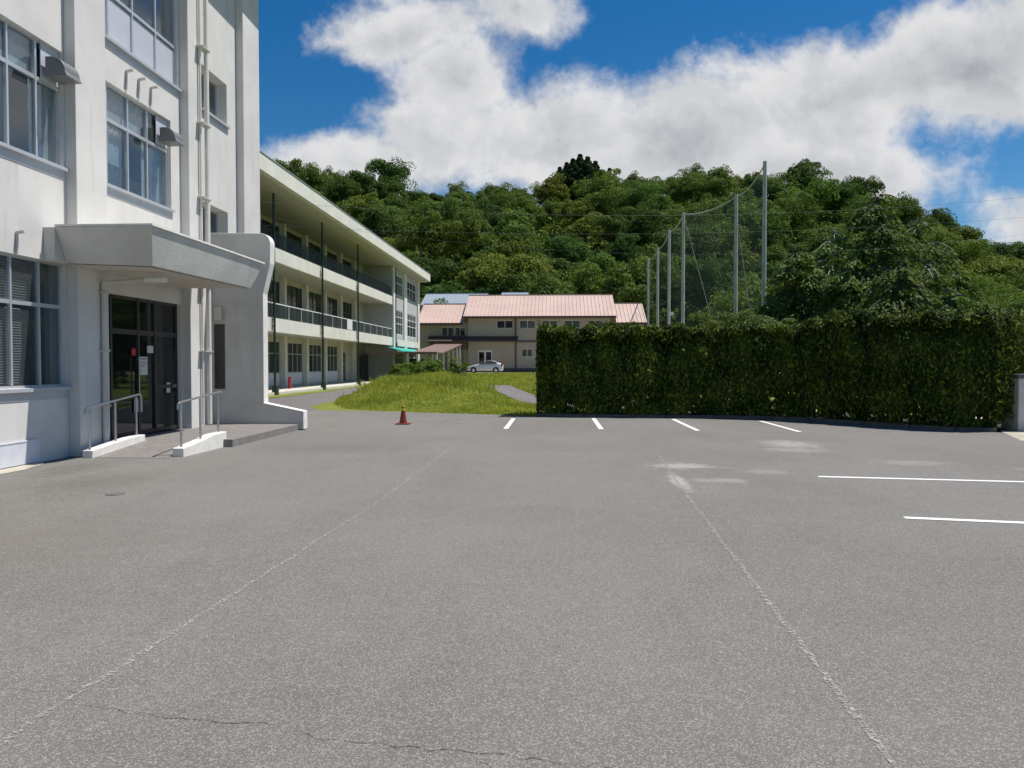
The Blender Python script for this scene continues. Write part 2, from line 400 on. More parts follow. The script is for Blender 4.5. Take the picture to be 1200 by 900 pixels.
# ------------------------------------------------------------------ terrain
def sstep(x, a, b):
    t = np.clip((x-a)/(b-a), 0, 1); return t*t*(3-2*t)
ridge_px = [(-400,236),(200,228),(320,212),(400,222),(500,230),(560,237),(620,243),(680,238),(740,226),(800,224),(880,228),(950,236),(1000,252),(1050,266),(1100,288),(1150,316),(1200,338),(1400,380),(1800,400)]
ru = np.array([(p-650)/900 for p, _ in ridge_px]); rz = np.array([(427-q)/900*238 for _, q in ridge_px])-5.0
def lumps(x, y):
    return (np.sin(x*.045+1.3)*np.cos(y*.052+.4)+.6*np.sin(x*.11+y*.07)+.4*np.cos(x*.17-y*.13+2))
def ground(x, y):
    x = np.asarray(x, float); y = np.asarray(y, float)
    z = -.03 + .62*sstep(y, 56, 80)*sstep(x, -16, -10) + .1*sstep(y, 24, 40)*sstep(x, -9.4, -7)*(1-sstep(y,56,80))
    m = .74*np.exp(-(np.maximum(np.abs(x+6.2)-.8,0)/2.2)**2 - (np.maximum(np.abs(y-36)-2.5, 0)/4.6)**2)*(1+.12*np.sin(x*2.1+y*.7)+.08*np.sin(y*1.7-x))
    m = m*sstep(x, -10.0, -8.0)*sstep(y, 23.8, 30) + .22*np.exp(-((x+3.5)/2.6)**2-((y-33)/6)**2)*sstep(y, 23.8, 28)
    z = z + m
    u = x/np.maximum(y, 60.)
    h = np.interp(u, ru, rz)
    z = z + h*sstep(y, 106, 238)**.86 + lumps(x, y)*1.6*sstep(y, 112, 150)
    return z
def axis(parts):
    out = []
    for a, b, n in parts: out += list(np.linspace(a, b, n, endpoint=False))
    return np.array(out + [parts[-1][1]])
gx = axis([(-900,-260,6),(-260,-60,34),(-60,-14,14),(-14,6,50),(6,40,12),(40,300,40),(300,900,6)])
gy = axis([(-300,-20,6),(-20,22,8),(22,62,90),(62,104,20),(104,250,44),(250,1200,8)])
XX, YY = np.meshgrid(gx, gy); ZZ = ground(XX, YY)
ZZ = np.where((YY < 23.3), -.06, ZZ); ZZ = np.where((XX < -9.7) & (YY < 55), -.06, ZZ)
ZZ = np.where(YY > 250, np.maximum(ZZ-(YY-250)*.12, -5), ZZ)
vs = np.stack([XX, YY, ZZ], -1).reshape(-1, 3); nx = len(gx)
fs = [(j*nx+i, j*nx+i+1, (j+1)*nx+i+1, (j+1)*nx+i) for j in range(len(gy)-1) for i in range(nx-1)]
me = bpy.data.meshes.new('ground'); me.from_pydata(vs.tolist(), [], fs)
for p in me.polygons: p.use_smooth = True
link('ground', me, 'terrain', kind='structure')

def flat(name, pts, z, mat, kind='structure'):
    bm = bmesh.new(); vs = [bm.verts.new((a, b, z)) for a, b in pts]; f = bm.faces.new(vs); bm.normal_update()
    if f.normal.z < 0: f.normal_flip()
    bmesh.ops.triangulate(bm, faces=bm.faces)
    me = bpy.data.meshes.new(name); bm.to_mesh(me); bm.free()
    return link(name, me, mat, kind=kind)
HB = [(-.55, 23.55), (1.3, 23.3), (3.3, 23.2), (5.1, 23.1), (6.3, 22.75), (7.3, 22.1), (8.25, 20.95), (8.95, 19.85), (9.7, 19.1), (10.45, 18.75)]
lot = [(-34, -22), (45, -22), (45, 17), (12, 18.0), (10.5, 18.6)] + HB[::-1][1:] + [(-1.4, 24.15), (-4.5, 25.3), (-7.4, 26.6), (-8.1, 28.0), (-12, 28.0), (-13.4, 24), (-34, 24)]
flat('car_park', lot, 0.0, 'asphalt')
flat('path', [(-13.5, 22.5), (-8.6, 26.2), (-8.3, 28.5), (-9.4, 33.2), (-10.2, 40.8), (-11.9, 47.6), (-13.3, 53.2), (-13.7, 53.2), (-13.2, 40), (-13.3, 30)], .004, 'path')
# drive seen past the mound, and the yard in front of the pink roofed hall (draped on the ground)
def draped(name, left, right, mat, lift=.03, n=26):
    L = np.array(left); Rr = np.array(right)
    t = np.linspace(0, 1, n); 
    def ev(A): s = np.linspace(0, 1, len(A)); return np.stack([np.interp(t, s, A[:, 0]), np.interp(t, s, A[:, 1])], 1)
    a, b = ev(L), ev(Rr); m_ = 9; vs = []; 
    for i in range(n):
        for k in range(m_):
            q = a[i]*(1-k/(m_-1)) + b[i]*k/(m_-1); vs.append((q[0], q[1], float(ground(q[0], q[1]))+lift))
    fs = [(i*m_+k, i*m_+k+1, (i+1)*m_+k+1, (i+1)*m_+k) for i in range(n-1) for k in range(m_-1)]
    me = bpy.data.meshes.new(name); me.from_pydata(vs, [], fs); link(name, me, mat, kind='structure')
draped('drive', [(1.5, 27.5), (-1.3, 30), (-2.6, 34.5), (-4.1, 41), (-6.9, 55)], [(4.5, 28.5), (.4, 31.5), (-1.0, 36), (-1.7, 42), (-3.2, 55)], 'path')
draped('yard', [(-12, 84), (-4, 79), (30, 75)], [(-12, 91.4), (-4, 91.4), (30, 91.4)], 'apron', .05)
flat('footway', [(10.5, 18.6), (9.75, 16.6), (11, 15.9), (16, 14.6), (24, 16), (24, 24), (12.2, 24), (11.2, 20.2)], .004, 'apron')
flat('gutter_strip', [(-8.4, -20), (-8.02, -20), (-8.02, 11.2), (-8.2, 11.9), (-8.4, 12.1)], .006, 'apron')

# painted lines
def stripe(name, p, q, wd, mat, z=.005, jit=0., nseg=1):
    p = Vector((*p, 0)); q = Vector((*q, 0)); d = (q-p).normalized(); s = Vector((-d.y, d.x, 0))
    vs = []; fs = []
    for i in range(nseg+1):
        c = p.lerp(q, i/nseg) + s*random.uniform(-jit, jit); ww = wd/2*random.uniform(1-(.5 if jit else 0), 1)
        vs += [c-s*ww+Vector((0, 0, z)), c+s*ww+Vector((0, 0, z))]
    for i in range(nseg): fs.append((2*i, 2*i+1, 2*i+3, 2*i+2))
    me = bpy.data.meshes.new(name); me.from_pydata([tuple(v) for v in vs], [], fs); return link(name, me, mat, kind='structure')
for X, y0, y1 in ((-1.21, 19.0, 22.6), (1.15, 19.0, 22.8), (3.45, 18.7, 22.6), (5.8, 18.5, 22.0)):
    stripe('parking_line', (X, y0), (X, y1), .12, 'line')
stripe('parking_line', (3.75, 11.12), (9.2, 10.4), .11, 'line'); stripe('parking_line', (3.64, 8.18), (8.2, 7.35), .11, 'line')
stripe('parking_line', (10.3, 15.8), (13, 15.3), .12, 'line')
stripe('worn_line', (-1.95, 16.2), (-2.05, 8.6), .06, 'faded', .004, .015, 40); stripe('worn_line', (-2.05, 8.6), (-2.36, 2.6), .05, 'faded', .004, .012, 40)
stripe('worn_line', (1.86, 14.2), (1.56, 8.2), .06, 'faded', .004, .015, 40); stripe('worn_line', (1.56, 8.2), (1.33, 2.4), .045, 'faded', .004, .012, 50)
def crack(pts, wd):
    vs = []; fs = []; P = []
    for a, b in zip(pts[:-1], pts[1:]):
        n = max(4, int(math.dist(a, b)/.05))
        for i in range(n): t = i/n; P.append((a[0]+(b[0]-a[0])*t+random.uniform(-.015, .015), a[1]+(b[1]-a[1])*t+random.uniform(-.02, .02)))
    P.append(pts[-1])
    for i, (x, y) in enumerate(P):
        h = wd*random.uniform(.25, 1)/2; vs += [(x, y-h, .003), (x, y+h, .003)]
    for i in range(len(P)-1): fs.append((2*i, 2*i+2, 2*i+3, 2*i+1))
    me = bpy.data.meshes.new('asphalt_crack'); me.from_pydata(vs, [], fs); link('asphalt_crack', me, 'crack', kind='structure')
crack([(-3.4, 3.62), (-2.72, 3.6), (-2.33, 3.58)], .006)
crack([(-2.2, 3.44), (-1.68, 3.33), (-1.3, 3.32), (-.95, 3.18), (-.4, 3.12), (.17, 3.03), (.5, 2.9)], .007)
crack([(-.4, 3.12), (-.25, 3.0), (-.2, 2.8)], .006)
crack([(-12, 13.6), (-8.3, 11.4), (-5.6, 12.9)], .03) if False else None
crack([(-4.2, 20.6), (-2.8, 22.0), (-1.6, 23.2), (-.7, 23.4)], .09)
crack([(-6.0, 19.2), (-4.2, 20.6)], .03)
# kerb round the hedge bed
k = MB()
for a, b in zip(HB[:-1], HB[1:]):
    a = Vector((*a, 0)); b = Vector((*b, 0)); d = (b-a).normalized(); s = Vector((-d.y, d.x, 0))*.13; e = d*.006
    pts = [a-s*.35+e, b-s*.35-e, b+s-e, a+s+e]
    k.hexa([(p.x, p.y, -.05) for p in pts], [(p.x, p.y, .085) for p in pts])
k.build('kerb', 'kerb', kind='structure', bevel=.012)
flat('hedge_bed', [(x, y+.12) for x, y in HB] + [(12.2, 20.5), (11.5, 23), (8, 26), (0, 26.3), (-.6, 26)], .03, 'soil')

# ------------------------------------------------------------------ office building (left)
OB = thing('office_building', 'white three storey block with grey canopy over its entrance', 'building', (-8.4, 12, 0))
FX = -8.4
wl = MB()
fl_holes = [(5.2, 12.8, 1.22, 3.32), (5.2, 12.8, 4.96, 6.92), (5.2, 12.8, 8.5, 10.4),
            (13.8, 16.88, .15, 2.95), (13.78, 16.5, 4.99, 6.92), (13.76, 16.9, 7.74, 10.4),
            (17.98, 19.42, 4.3, 5.5), (17.98, 19.42, 7.7, 8.75)]
wall_cells(wl, FX, -8, 21.1, .0, 12.2, fl_holes, .3)
wl.box(-22, -21.7, -8, 21.1, 0, 12.2); wl.box(-21.7, FX-.3, -8, -7.7, 0, 12.2); wl.box(-21.7, FX-.3, 20.8, 21.1, 0, 12.2)
wl.build('wall', 'stucco', OB)
for y0, y1 in ((12.84, 13.74), (16.93, 17.5), (20.0, 21.1), (4.2, 5.1)):
    MB().box(FX, -8.2, y0, y1, 0, 12.19).build('pilaster', 'stucco', OB, bevel=.012)
MB().box(FX+.002, FX+.02, -8, 12.05, .02, .37).box(FX+.002, FX+.028, -8, 12.05, .37, .39).build('plinth', 'plinth', OB)
MB().box(-22.2, FX+.8, -8.2, 21.5, 12.2, 12.5).build('roof_slab', 'stucco', OB, bevel=.02)
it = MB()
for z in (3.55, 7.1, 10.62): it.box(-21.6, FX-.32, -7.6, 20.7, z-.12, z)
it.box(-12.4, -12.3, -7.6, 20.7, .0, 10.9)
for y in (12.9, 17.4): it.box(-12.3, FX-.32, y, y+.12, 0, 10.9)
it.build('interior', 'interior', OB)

def window(root, ys, z0, z1, zt=None, X=FX, rec=.09, low=None, top=None, sill=True, fw=.04, panel_bottom=None, blinds=(), glassm='glass', frame='alu'):
    """window in plane X between ys[0] and ys[-1], mullions at ys, transom at zt"""
    f = MB(); xg = X-rec
    def bar(a0, a1, b0, b1, d=.05, o=0): f.box(xg-d+o, xg+.012+o, a0, a1, b0, b1)
    bar(ys[0], ys[-1], z0, z0+fw); bar(ys[0], ys[-1], z1-fw, z1)
    bar(ys[0], ys[0]+fw, z0+fw, z1-fw); bar(ys[-1]-fw, ys[-1], z0+fw, z1-fw)
    for y in ys[1:-1]: bar(y-fw/2, y+fw/2, z0+fw, z1-fw, .05, .006)
    if zt:
        for a, b in zip(ys[:-1], ys[1:]): bar(a+fw*.5+.001, b-fw*.5-.001, zt-fw*.8, zt+fw*.8, .05, .002)
    fo = f.build('window', frame, root)
    ph = z0
    if panel_bottom:
        p = MB()
        for a, b in zip(ys[:-1], ys[1:]): p.box(xg-.03, xg-.018, a+fw/2, b-fw/2, z0+fw, panel_bottom)
        p.build('lower_panel', 'panel', fo); ph = panel_bottom
    g = MB(); g.box(xg-.024, xg-.018, ys[0]+.01, ys[-1]-.01, ph, z1-.01); g.build('pane', glassm, fo)
    for i, (a, b) in enumerate(zip(ys[:-1], ys[1:])):
        zz = zt or z1; c = MB()
        if low and i < len(low) and low[i]:
            n = 10
            for q in range(n):   # folded curtain
                ya, yb = a+(b-a)*q/n, a+(b-a)*(q+1)/n; dx = .02*(q % 2)
                c.add([(xg-.12-dx, ya, ph), (xg-.12-.02+dx, yb, ph), (xg-.12-.02+dx, yb, zz), (xg-.12-dx, ya, zz)], [(0, 1, 2, 3)])
        if top and i < len(top) and top[i] and zt:
            c.add([(xg-.1, a, zt), (xg-.1, b, zt), (xg-.1, b, z1), (xg-.1, a, z1)], [(0, 1, 2, 3)])
        if c.v: c.build('curtain', 'curtain', fo)
    bl = MB()
    for (a, b, zb, ztp) in blinds:
        z = zb
        while z < ztp:
            bl.add([(xg-.09, a, z), (xg-.09, b, z), (xg-.13, b, z+.022), (xg-.13, a, z+.022)], [(0, 1, 2, 3)]); z += .042
    if bl.v: bl.build('blind', 'blind', fo)
    if sill: MB().box(X-.1, X+.07, ys[0]-.04, ys[-1]+.04, z0-.06, z0-.004).box(X+.001, X+.012, ys[0]-.04, ys[-1]+.04, z0-.2, z0-.06).build('sill', 'sill', fo)
    return fo
b1y = [5.2, 6.1, 7.0, 7.9, 8.8, 9.7, 10.6, 11.56, 12.22, 12.80]
window(OB, b1y, 4.96, 6.92, 6.29, low=[1,0,1,0,1,0,1,0,1], top=[1,1,1,1,1,1,0,1,0])
window(OB, b1y, 1.22, 3.32, 2.58, low=[0]*9, blinds=[(10.6, 11.55, 1.3, 2.5), (11.6, 11.95, 1.3, 2.5), (9.7, 10.55, 1.3, 2.5), (10.6, 12.1, 2.64, 3.25)])
window(OB, b1y, 8.5, 10.4, 9.7, low=[1,0,1,0,1,0,1,0,1])
window(OB, [13.78, 14.2, 14.93, 15.66, 16.5], 4.99, 6.92, 6.25, low=[0,1,0,1], top=[1,1,1,0], blinds=[(13.82, 14.15, 5.02, 5.45), (14.25, 14.9, 5.02, 5.5), (14.98, 15.6, 5.02, 5.35)])
window(OB, [13.76, 14.3, 15.15, 16.05, 16.9], 7.74, 10.4, 8.66, low=[0]*4, panel_bottom=8.6)
for z0, z1 in ((4.3, 5.5), (7.7, 8.75)):
    window(OB, [17.98, 18.7, 19.42], z0, z1, None, rec=.27, low=[0, 0], fw=.05)
    MB().box(FX-.27, FX+.04, 17.95, 19.45, z0-.045, z0-.003).build('sill_board', 'whitetrim', OB)
# exhaust hoods: quarter round top
def hood(yc, z, s=1., w_=.46):
    prof = [(-8.4, z), (-8.4, z+.32*s)] + [(-8.4+.1+.24*math.sin(t), z+.08+.24*s*math.cos(t)) for t in np.linspace(0, math.pi/2, 8)] + [(-8.4+.38, z)]
    MB().prism(prof, 'y', yc-w_/2, yc+w_/2).build('exhaust_hood', 'hood', OB, bevel=.006)
    MB().box(FX-.075, FX-.06, yc-.22, yc+.24, z-.04, z+.56).build('vent_panel', 'panel', OB)
hood(12.55, 6.36, 1., .40); hood(16.22, 6.34, .95, .38)
for y in (14.75, 15.2, 15.67):
    MB().tube((-8.385, y, 6.98), (-8.385, y, 7.34), .022).tube((-8.385, y, 7.34), (-8.24, y, 7.36), .03).build('vent_pipe', 'ventmetal', OB)
MB().tube((-8.385, 11.6, 3.34), (-8.385, 11.6, 3.66), .02).tube((-8.385, 11.6, 3.66), (-8.26, 11.6, 3.68), .03).build('vent_pipe', 'ventmetal', OB)
MB().tube((-8.385, 10.95, 6.95), (-8.385, 10.95, 7.3), .02).build('vent_pipe', 'ventmetal', OB)
# downpipes with clamps
dp = MB().tube((-8.1, 17.62, .2), (-8.1, 17.62, 12.15), .055, n=14).build('downpipe', 'pipe', OB, smooth=False)
dp2 = MB().tube((-8.15, 17.40, .2), (-8.15, 17.40, 12.15), .028, n=14).build('downpipe', 'pipe', OB)
for z in (1.9, 3.4, 5.44, 7.14, 8.88): MB().box(-8.2, -8.03, 17.3, 17.69, z-.015, z+.015).build('pipe_clamp', 'ventmetal', dp)
dp3 = MB().tube((-8.14, 13.5, .16), (-8.14, 13.5, 3.08), .05, n=12).tube((-8.14, 13.5, 3.08), (-7.2, 13.52, 3.14), .035).build('downpipe', 'concrete', OB)
for z in (.85, 1.85, 2.9): MB().box(-8.2, -8.075, 13.43, 13.57, z-.02, z+.02).build('pipe_clamp', 'ventmetal', dp3)
# ceiling lamp under the canopy
MB().box(-7.35, -7.0, 13.42, 13.58, 3.08, 3.15).build('canopy_lamp', 'whitetrim', OB)
# entrance canopy: thick tapered slab
Y0, Y1, XO = 12.23, 17.05, -6.56
c = MB()
c.hexa([(-8.2, Y0+.28, 3.30), (XO-.16, Y0+.30, 3.24), (XO-.16, Y1-.35, 3.28), (-8.2, Y1-.35, 3.30)],
       [(-8.2, Y0, 3.86), (XO, Y0, 3.86), (XO, Y1, 3.86), (-8.2, Y1, 3.86)])
c.box(-8.4, -8.2, Y0, 12.83, 3.30, 3.86).box(-8.4, -8.2, 13.745, 16.925, 3.30, 3.86)
can = c.build('canopy', 'concrete', OB, bevel=.012)
MB().box(-8.19, XO+.025, Y0-.02, Y1+.02, 3.862, 3.895).build('canopy_coping', 'kerbwhite', can)
MB().add([(-8.19, Y0+.32, 3.296), (XO-.2, Y0+.34, 3.236), (XO-.2, Y1-.38, 3.276), (-8.19, Y1-.38, 3.296)], [(0, 1, 2, 3)]).add([(-8.19, Y0+.32, 3.290), (XO-.2, Y0+.34, 3.230), (XO-.2, Y1-.38, 3.270), (-8.19, Y1-.38, 3.290)], [(0, 1, 2, 3)]).build('canopy_soffit', 'soffit', can)
# fin wall at the far end of the porch
FY0, FY1 = 18.35, 18.65
prof = [(-8.398, .02), (-6.1, .02), (-6.1, .46), (-7.08, .66), (-7.08, 3.32), (-6.90, 4.05)] + \
       [(-7.12+.23*math.cos(t), 4.52+.26*math.sin(t)) for t in np.linspace(0, math.pi/2, 8)] + [(-8.2, 4.80), (-8.398, 4.80)]
fin = MB().prism(prof, 'y', FY0, FY1).build('fin_wall', 'concrete', OB, bevel=.01)
fin.data.materials.append(M['kerbwhite'])
for p in fin.data.polygons:
    if p.normal.x > .3 or p.normal.z > .6: p.material_index = 1  # fin faces towards the sun get a lighter colour, their sunlight painted in
MB().box(-8.56+.26, -8.3+.26, FY0-.012, FY0-.002, 1.0, 2.58).build('slot_window', 'dark', fin)
MB().box(-8.27, -8.08, FY0-.1, FY0-.002, 2.66, 3.0).build('wall_lamp', 'soffit', fin, bevel=.015)
# entrance doors
dr = MB(); X0 = -8.52
YS = [13.8, 14.3, 15.28, 15.94, 16.88]
for y in YS: dr.box(X0-.05, X0+.03, y-.03 if y > 13.8 else y, y+.03 if y < 16.88 else y, .15, 2.95)
for a, b in zip(YS[:-1], YS[1:]): dr.box(X0-.05, X0+.02, a+.03, b-.03, 2.89, 2.95); dr.box(X0-.05, X0+.02, a+.03, b-.03, 2.20, 2.30); dr.box(X0-.05, X0+.02, a+.03, b-.03, .15, .24)
dr.box(X0-.05, X0+.02, 15.97, 16.85, 1.08, 1.16)
door = dr.build('entrance_door', 'doorframe', OB)
MB().box(X0-.02, X0-.012, 13.82, 16.86, .2, 2.93).build('pane', 'doorglass', door)
MB().tube((X0+.07, 15.2, 1.0), (X0+.07, 15.2, 1.75), .014).tube((X0+.02, 15.2, 1.05), (X0+.07, 15.2, 1.05), .01).tube((X0+.02, 15.2, 1.7), (X0+.07, 15.2, 1.7), .01).build('handle', 'steel', door)
for n_, m_, y0, y1, z0, z1 in (('green_notice', 'greenpaper', 13.95, 14.2, 1.66, 1.92), ('notice', 'paper', 13.98, 14.16, 1.45, 1.60), ('notice', 'paper', 15.32, 15.62, 1.38, 1.76),
                           ('notice', 'paper', 15.62, 15.86, 1.84, 1.99), ('notice', 'paper', 16.4, 16.56, .98, 1.2), ('lock_plate', 'paper', 15.1, 15.4, .62, .9)):
    MB().box(X0+.012, X0+.018, y0, y1, z0, z1).build(n_, m_, door)
MB().box(X0+.02, X0+.035, 15.0, 15.14, 1.78, 1.92).build('red_badge', 'red', door)
MB().box(X0+.019, X0+.022, 13.97, 14.18, 1.85, 1.9).box(X0+.0181, X0+.0205, 15.36, 15.58, 1.70, 1.73).box(X0+.0181, X0+.0205, 15.36, 15.58, 1.62, 1.64).box(X0+.0181, X0+.0205, 15.36, 15.52, 1.56, 1.58).build('printed_lines', 'hood', door)
# platform and ramp
pf = thing('entrance_ramp', 'grey concrete ramp and landing before the dark glass doors', 'ramp', (-7.3, 14, 0))
MB().box(FX-.12, -6.22, 14.5, 18.34, -.05, .15).build('landing', 'rampgrey', pf, bevel=.008)
MB().hexa([(-8.0, 12.7, -.05), (-6.6, 12.7, -.05), (-6.6, 14.497, -.05), (-8.0, 14.497, -.05)], [(-8.0, 12.7, .006), (-6.6, 12.7, .006), (-6.6, 14.497, .148), (-8.0, 14.497, .148)]).build('slope', 'rampgrey', pf)
def rail(x0, x1, ya, yb, h0, h1, posts, ztop, label, hang=None):
    t = thing('handrail', label, 'handrail', ((x0+x1)/2, ya, 0), 'handrails beside the entrance ramp')
    ym = ya+(yb-ya)*.55
    kb = MB()
    prof = [(ya, -.04), (yb, -.04), (yb, h1), (ym+.25, h1-.01), (ym-.3, h0+.06), (ya, h0)]
    kb.prism(prof, 'x', x0, x1).build('kerb_block', 'kerbwhite', t, bevel=.012)
    xm = (x0+x1)/2; rl = MB()
    for y in posts:
        f = (y-ya)/(yb-ya); zt = ztop[0]+(ztop[1]-ztop[0])*f
        MB().tube((xm, y, h0*.5), (xm, y, zt-.02), .021, n=10).build('post', 'steel', t)
    p = [(xm, posts[0]-.12, ztop[0]-.1), (xm, posts[0]-.1, ztop[0]-.02), (xm, posts[0]-.03, ztop[0]+.01), (xm, posts[-1]+.12, ztop[1]+.01), (xm, posts[-1]+.17, ztop[1]-.03), (xm, posts[-1]+.17, ztop[1]-.12)]
    rl.path(p, .02).build('rail', 'steel', t)
rail(-6.6, -6.4, 12.9, 14.65, .15, .29, (13.02, 13.75, 14.5), (.93, 1.06), 'steel handrail with three posts on the white kerb nearer the car park')
rail(-8.05, -7.87, 12.65, 14.35, .13, .25, (12.72, 13.5, 14.2), (.85, 1.02), 'steel handrail on the white kerb close against the building wall')
tag(MB().tube((-5.41, 9.15, -.01), (-5.41, 9.15, .008), .11, n=18).build('drain_cover', 'kerb'), 'small dark round cover set in the asphalt near the ramp', 'cover')

# ------------------------------------------------------------------ school building with balconies
SB = thing('school_building', 'long three storey school wing with white balconies and green pipes', 'building', (-17, 55, 0))
BX, WX = -14.6, -17.2
YA, YB, YE = 24.5, 68.6, 82.0
cols_y = [26.2, 30.5, 34.8, 39.1, 43.4, 47.6, 51.9, 56.2, 60.4, 64.7]
floors = [(.15, 3.25), (4.0, 6.95), (7.7, 10.4)]
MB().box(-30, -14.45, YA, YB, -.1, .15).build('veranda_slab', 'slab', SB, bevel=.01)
for z0, z1 in ((3.29, 4.03), (6.98, 7.72)):
    f = MB().box(BX-.18, BX, YA, YB, z0, z1).build('balcony_fascia', 'schoolwhite', SB, bevel=.01)
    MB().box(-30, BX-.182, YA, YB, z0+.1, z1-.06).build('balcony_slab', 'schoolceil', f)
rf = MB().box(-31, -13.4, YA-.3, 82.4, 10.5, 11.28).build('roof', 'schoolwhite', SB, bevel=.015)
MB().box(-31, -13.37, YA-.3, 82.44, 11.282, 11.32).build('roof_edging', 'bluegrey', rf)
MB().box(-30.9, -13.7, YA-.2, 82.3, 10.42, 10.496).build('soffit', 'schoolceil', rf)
bwall = MB()
for i, (z0, z1) in enumerate(floors):
    hl = []
    for a, b in zip(cols_y[:-1], cols_y[1:]):
        if i == 0 and abs(a-60.4) < .1: hl.append((a+.45, a+2.1, z0+.02, 2.6)); continue
        hl.append((a+.28, b-.28, z0+(.9 if i == 0 else .45), z1-.22))
    top = {0: 3.385, 1: 7.075, 2: 10.41}[i]; bot = {0: .152, 1: 3.972, 2: 7.662}[i]
    wall_cells(bwall, WX, YA, YB-.01, bot, top, hl, .2)
    for (ya, yb, za, zb) in hl:
        fw = .05; f = MB(); nm = 4 if yb-ya > 2.5 else 2
        f.box(WX-.1, WX-.03, ya, yb, za, za+fw).box(WX-.1, WX-.03, ya, yb, zb-fw, zb)
        zt = za+(zb-za)*.62
        for q in range(nm+1):
            y = ya+(yb-ya)*q/nm; f.box(WX-.1, WX-.03, max(ya, y-fw/2), min(yb, y+fw/2), za+fw, zb-fw)
        for q in range(nm): f.box(WX-.098, WX-.032, ya+(yb-ya)*q/nm+fw*.6, ya+(yb-ya)*(q+1)/nm-fw*.6, zt-.025, zt+.025)
        fo = f.build('window', 'greenpipe' if i else 'alu', SB)
        MB().box(WX-.07, WX-.064, ya+.01, yb-.01, za+.01, zb-.01).build('pane', 'schoolglass', fo)
        cu = MB()
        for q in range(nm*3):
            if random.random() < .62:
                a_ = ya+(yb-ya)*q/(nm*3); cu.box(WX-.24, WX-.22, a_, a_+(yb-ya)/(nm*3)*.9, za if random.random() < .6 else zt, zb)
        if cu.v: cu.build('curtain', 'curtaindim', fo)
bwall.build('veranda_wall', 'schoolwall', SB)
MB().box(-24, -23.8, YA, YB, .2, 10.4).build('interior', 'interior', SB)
for i, (z0, z1) in enumerate(floors):
    bot = {0: .152, 1: 3.972, 2: 7.662}[i]; top = {0: 3.385, 1: 7.075, 2: 10.41}[i]
    for y in cols_y: MB().box(WX+.002, WX+.3, y-.2, y+.2, bot, top).build('column', 'schoolwhite', SB)
    # pale low cabinets / panels under the ground floor windows
for a in (43.9, 48.2, 52.5, 56.8): MB().box(WX+.01, WX+.04, a, a+3.1, .3, 1.05).build('wall_panel', 'plinth', SB)
# railings
for zb, zt in ((4.03, 4.78), (7.72, 8.52)):
    r_ = MB().box(BX-.12, BX-.06, YA, YB-.05, zt, zt+.05)
    y = YA+.5
    while y < YB-.2: r_.box(BX-.11, BX-.07, y-.02, y+.02, zb+.002, zt); y += 2.1
    ro = r_.build('balcony_rail', 'whitetrim' if zb < 5 else 'greenpipe', SB)
    MB().box(BX-.095, BX-.085, YA+.02, YB-.07, zb+.05, zt-.04).build('rail_panel', 'railglass', ro)
MB().box(BX-.055, BX-.035, 53.6, 55.0, 4.08, 4.82).build('notice_board', 'whitetrim', SB)
# pipes
for y in (30.6, 39.1, 47.4, 56.1, 69.55):
    pp = MB().tube((BX+.11, y, .15 if y < 60 else .5), (BX+.11, y, 10.41), .06, n=12).build('drain_pipe', 'greenpipe', SB)
    if y < 60: MB().box(BX+.0, BX+.26, y-.16, y+.16, -.04, .5).build('pipe_base', 'greenpipe', pp, bevel=.01)
    for z in (3.6, 3.95, 7.2): MB().box(BX+.002, BX+.1, y-.1, y+.1, z-.02, z+.02).tube((BX+.06, y-.2, z-.1), (BX+.06, y-.2, z+.25), .02).build('pipe_bracket', 'greenpipe', pp)
# end block flush with the balconies
eb = MB()
eh = []
for zz in ((1.3, 2.9), (4.35, 6.65), (8.0, 9.9)):
    eh += [(70.4, 73.2, *zz), (75.6, 80.2, *zz)]
wall_cells(eb, BX, YB, YE, 0.0, 10.41, eh, .25)
eb.box(-30, BX-.25, YB, YB+.2, 0, 10.4).box(-30, BX-.25, YE-.2, YE, 0, 10.4).box(-30, -29.8, YA, YE, 0, 10.4)
eb.build('end_wall', 'schoolgrey', SB)
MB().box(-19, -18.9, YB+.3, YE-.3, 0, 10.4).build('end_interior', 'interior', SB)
for y0, y1 in ((68.6, 69.3), (73.6, 75.0), (81.0, 82.0)): MB().box(BX+.002, BX+.12, y0, y1, 0, 10.41).build('end_pilaster', 'schoolwhite', SB)
MB().box(BX+.125, BX+.14, 70.2, 81, 3.3, 3.9).build('band', 'schoolwhite', SB)
for (ya, yb, za, zb) in eh:
    f = MB(); fw = .07; nm = 3
    f.box(BX-.1, BX-.02, ya, yb, za, za+fw).box(BX-.1, BX-.02, ya, yb, zb-fw, zb)
    for q in range(nm+1): y = ya+(yb-ya)*q/nm; f.box(BX-.1, BX-.02, max(ya, y-fw/2), min(yb, y+fw/2), za+fw, zb-fw)
    for fr in ((.45, .72) if zb-za > 2 else (.6,)):
        for q in range(nm): f.box(BX-.098, BX-.022, ya+(yb-ya)*q/nm+fw*.6, ya+(yb-ya)*(q+1)/nm-fw*.6, za+(zb-za)*fr-.03, za+(zb-za)*fr+.03)
    fo = f.build('window', 'whitetrim', SB); MB().box(BX-.07, BX-.06, ya+.01, yb-.01, za+.01, zb-.01).build('pane', 'schoolglass', fo)
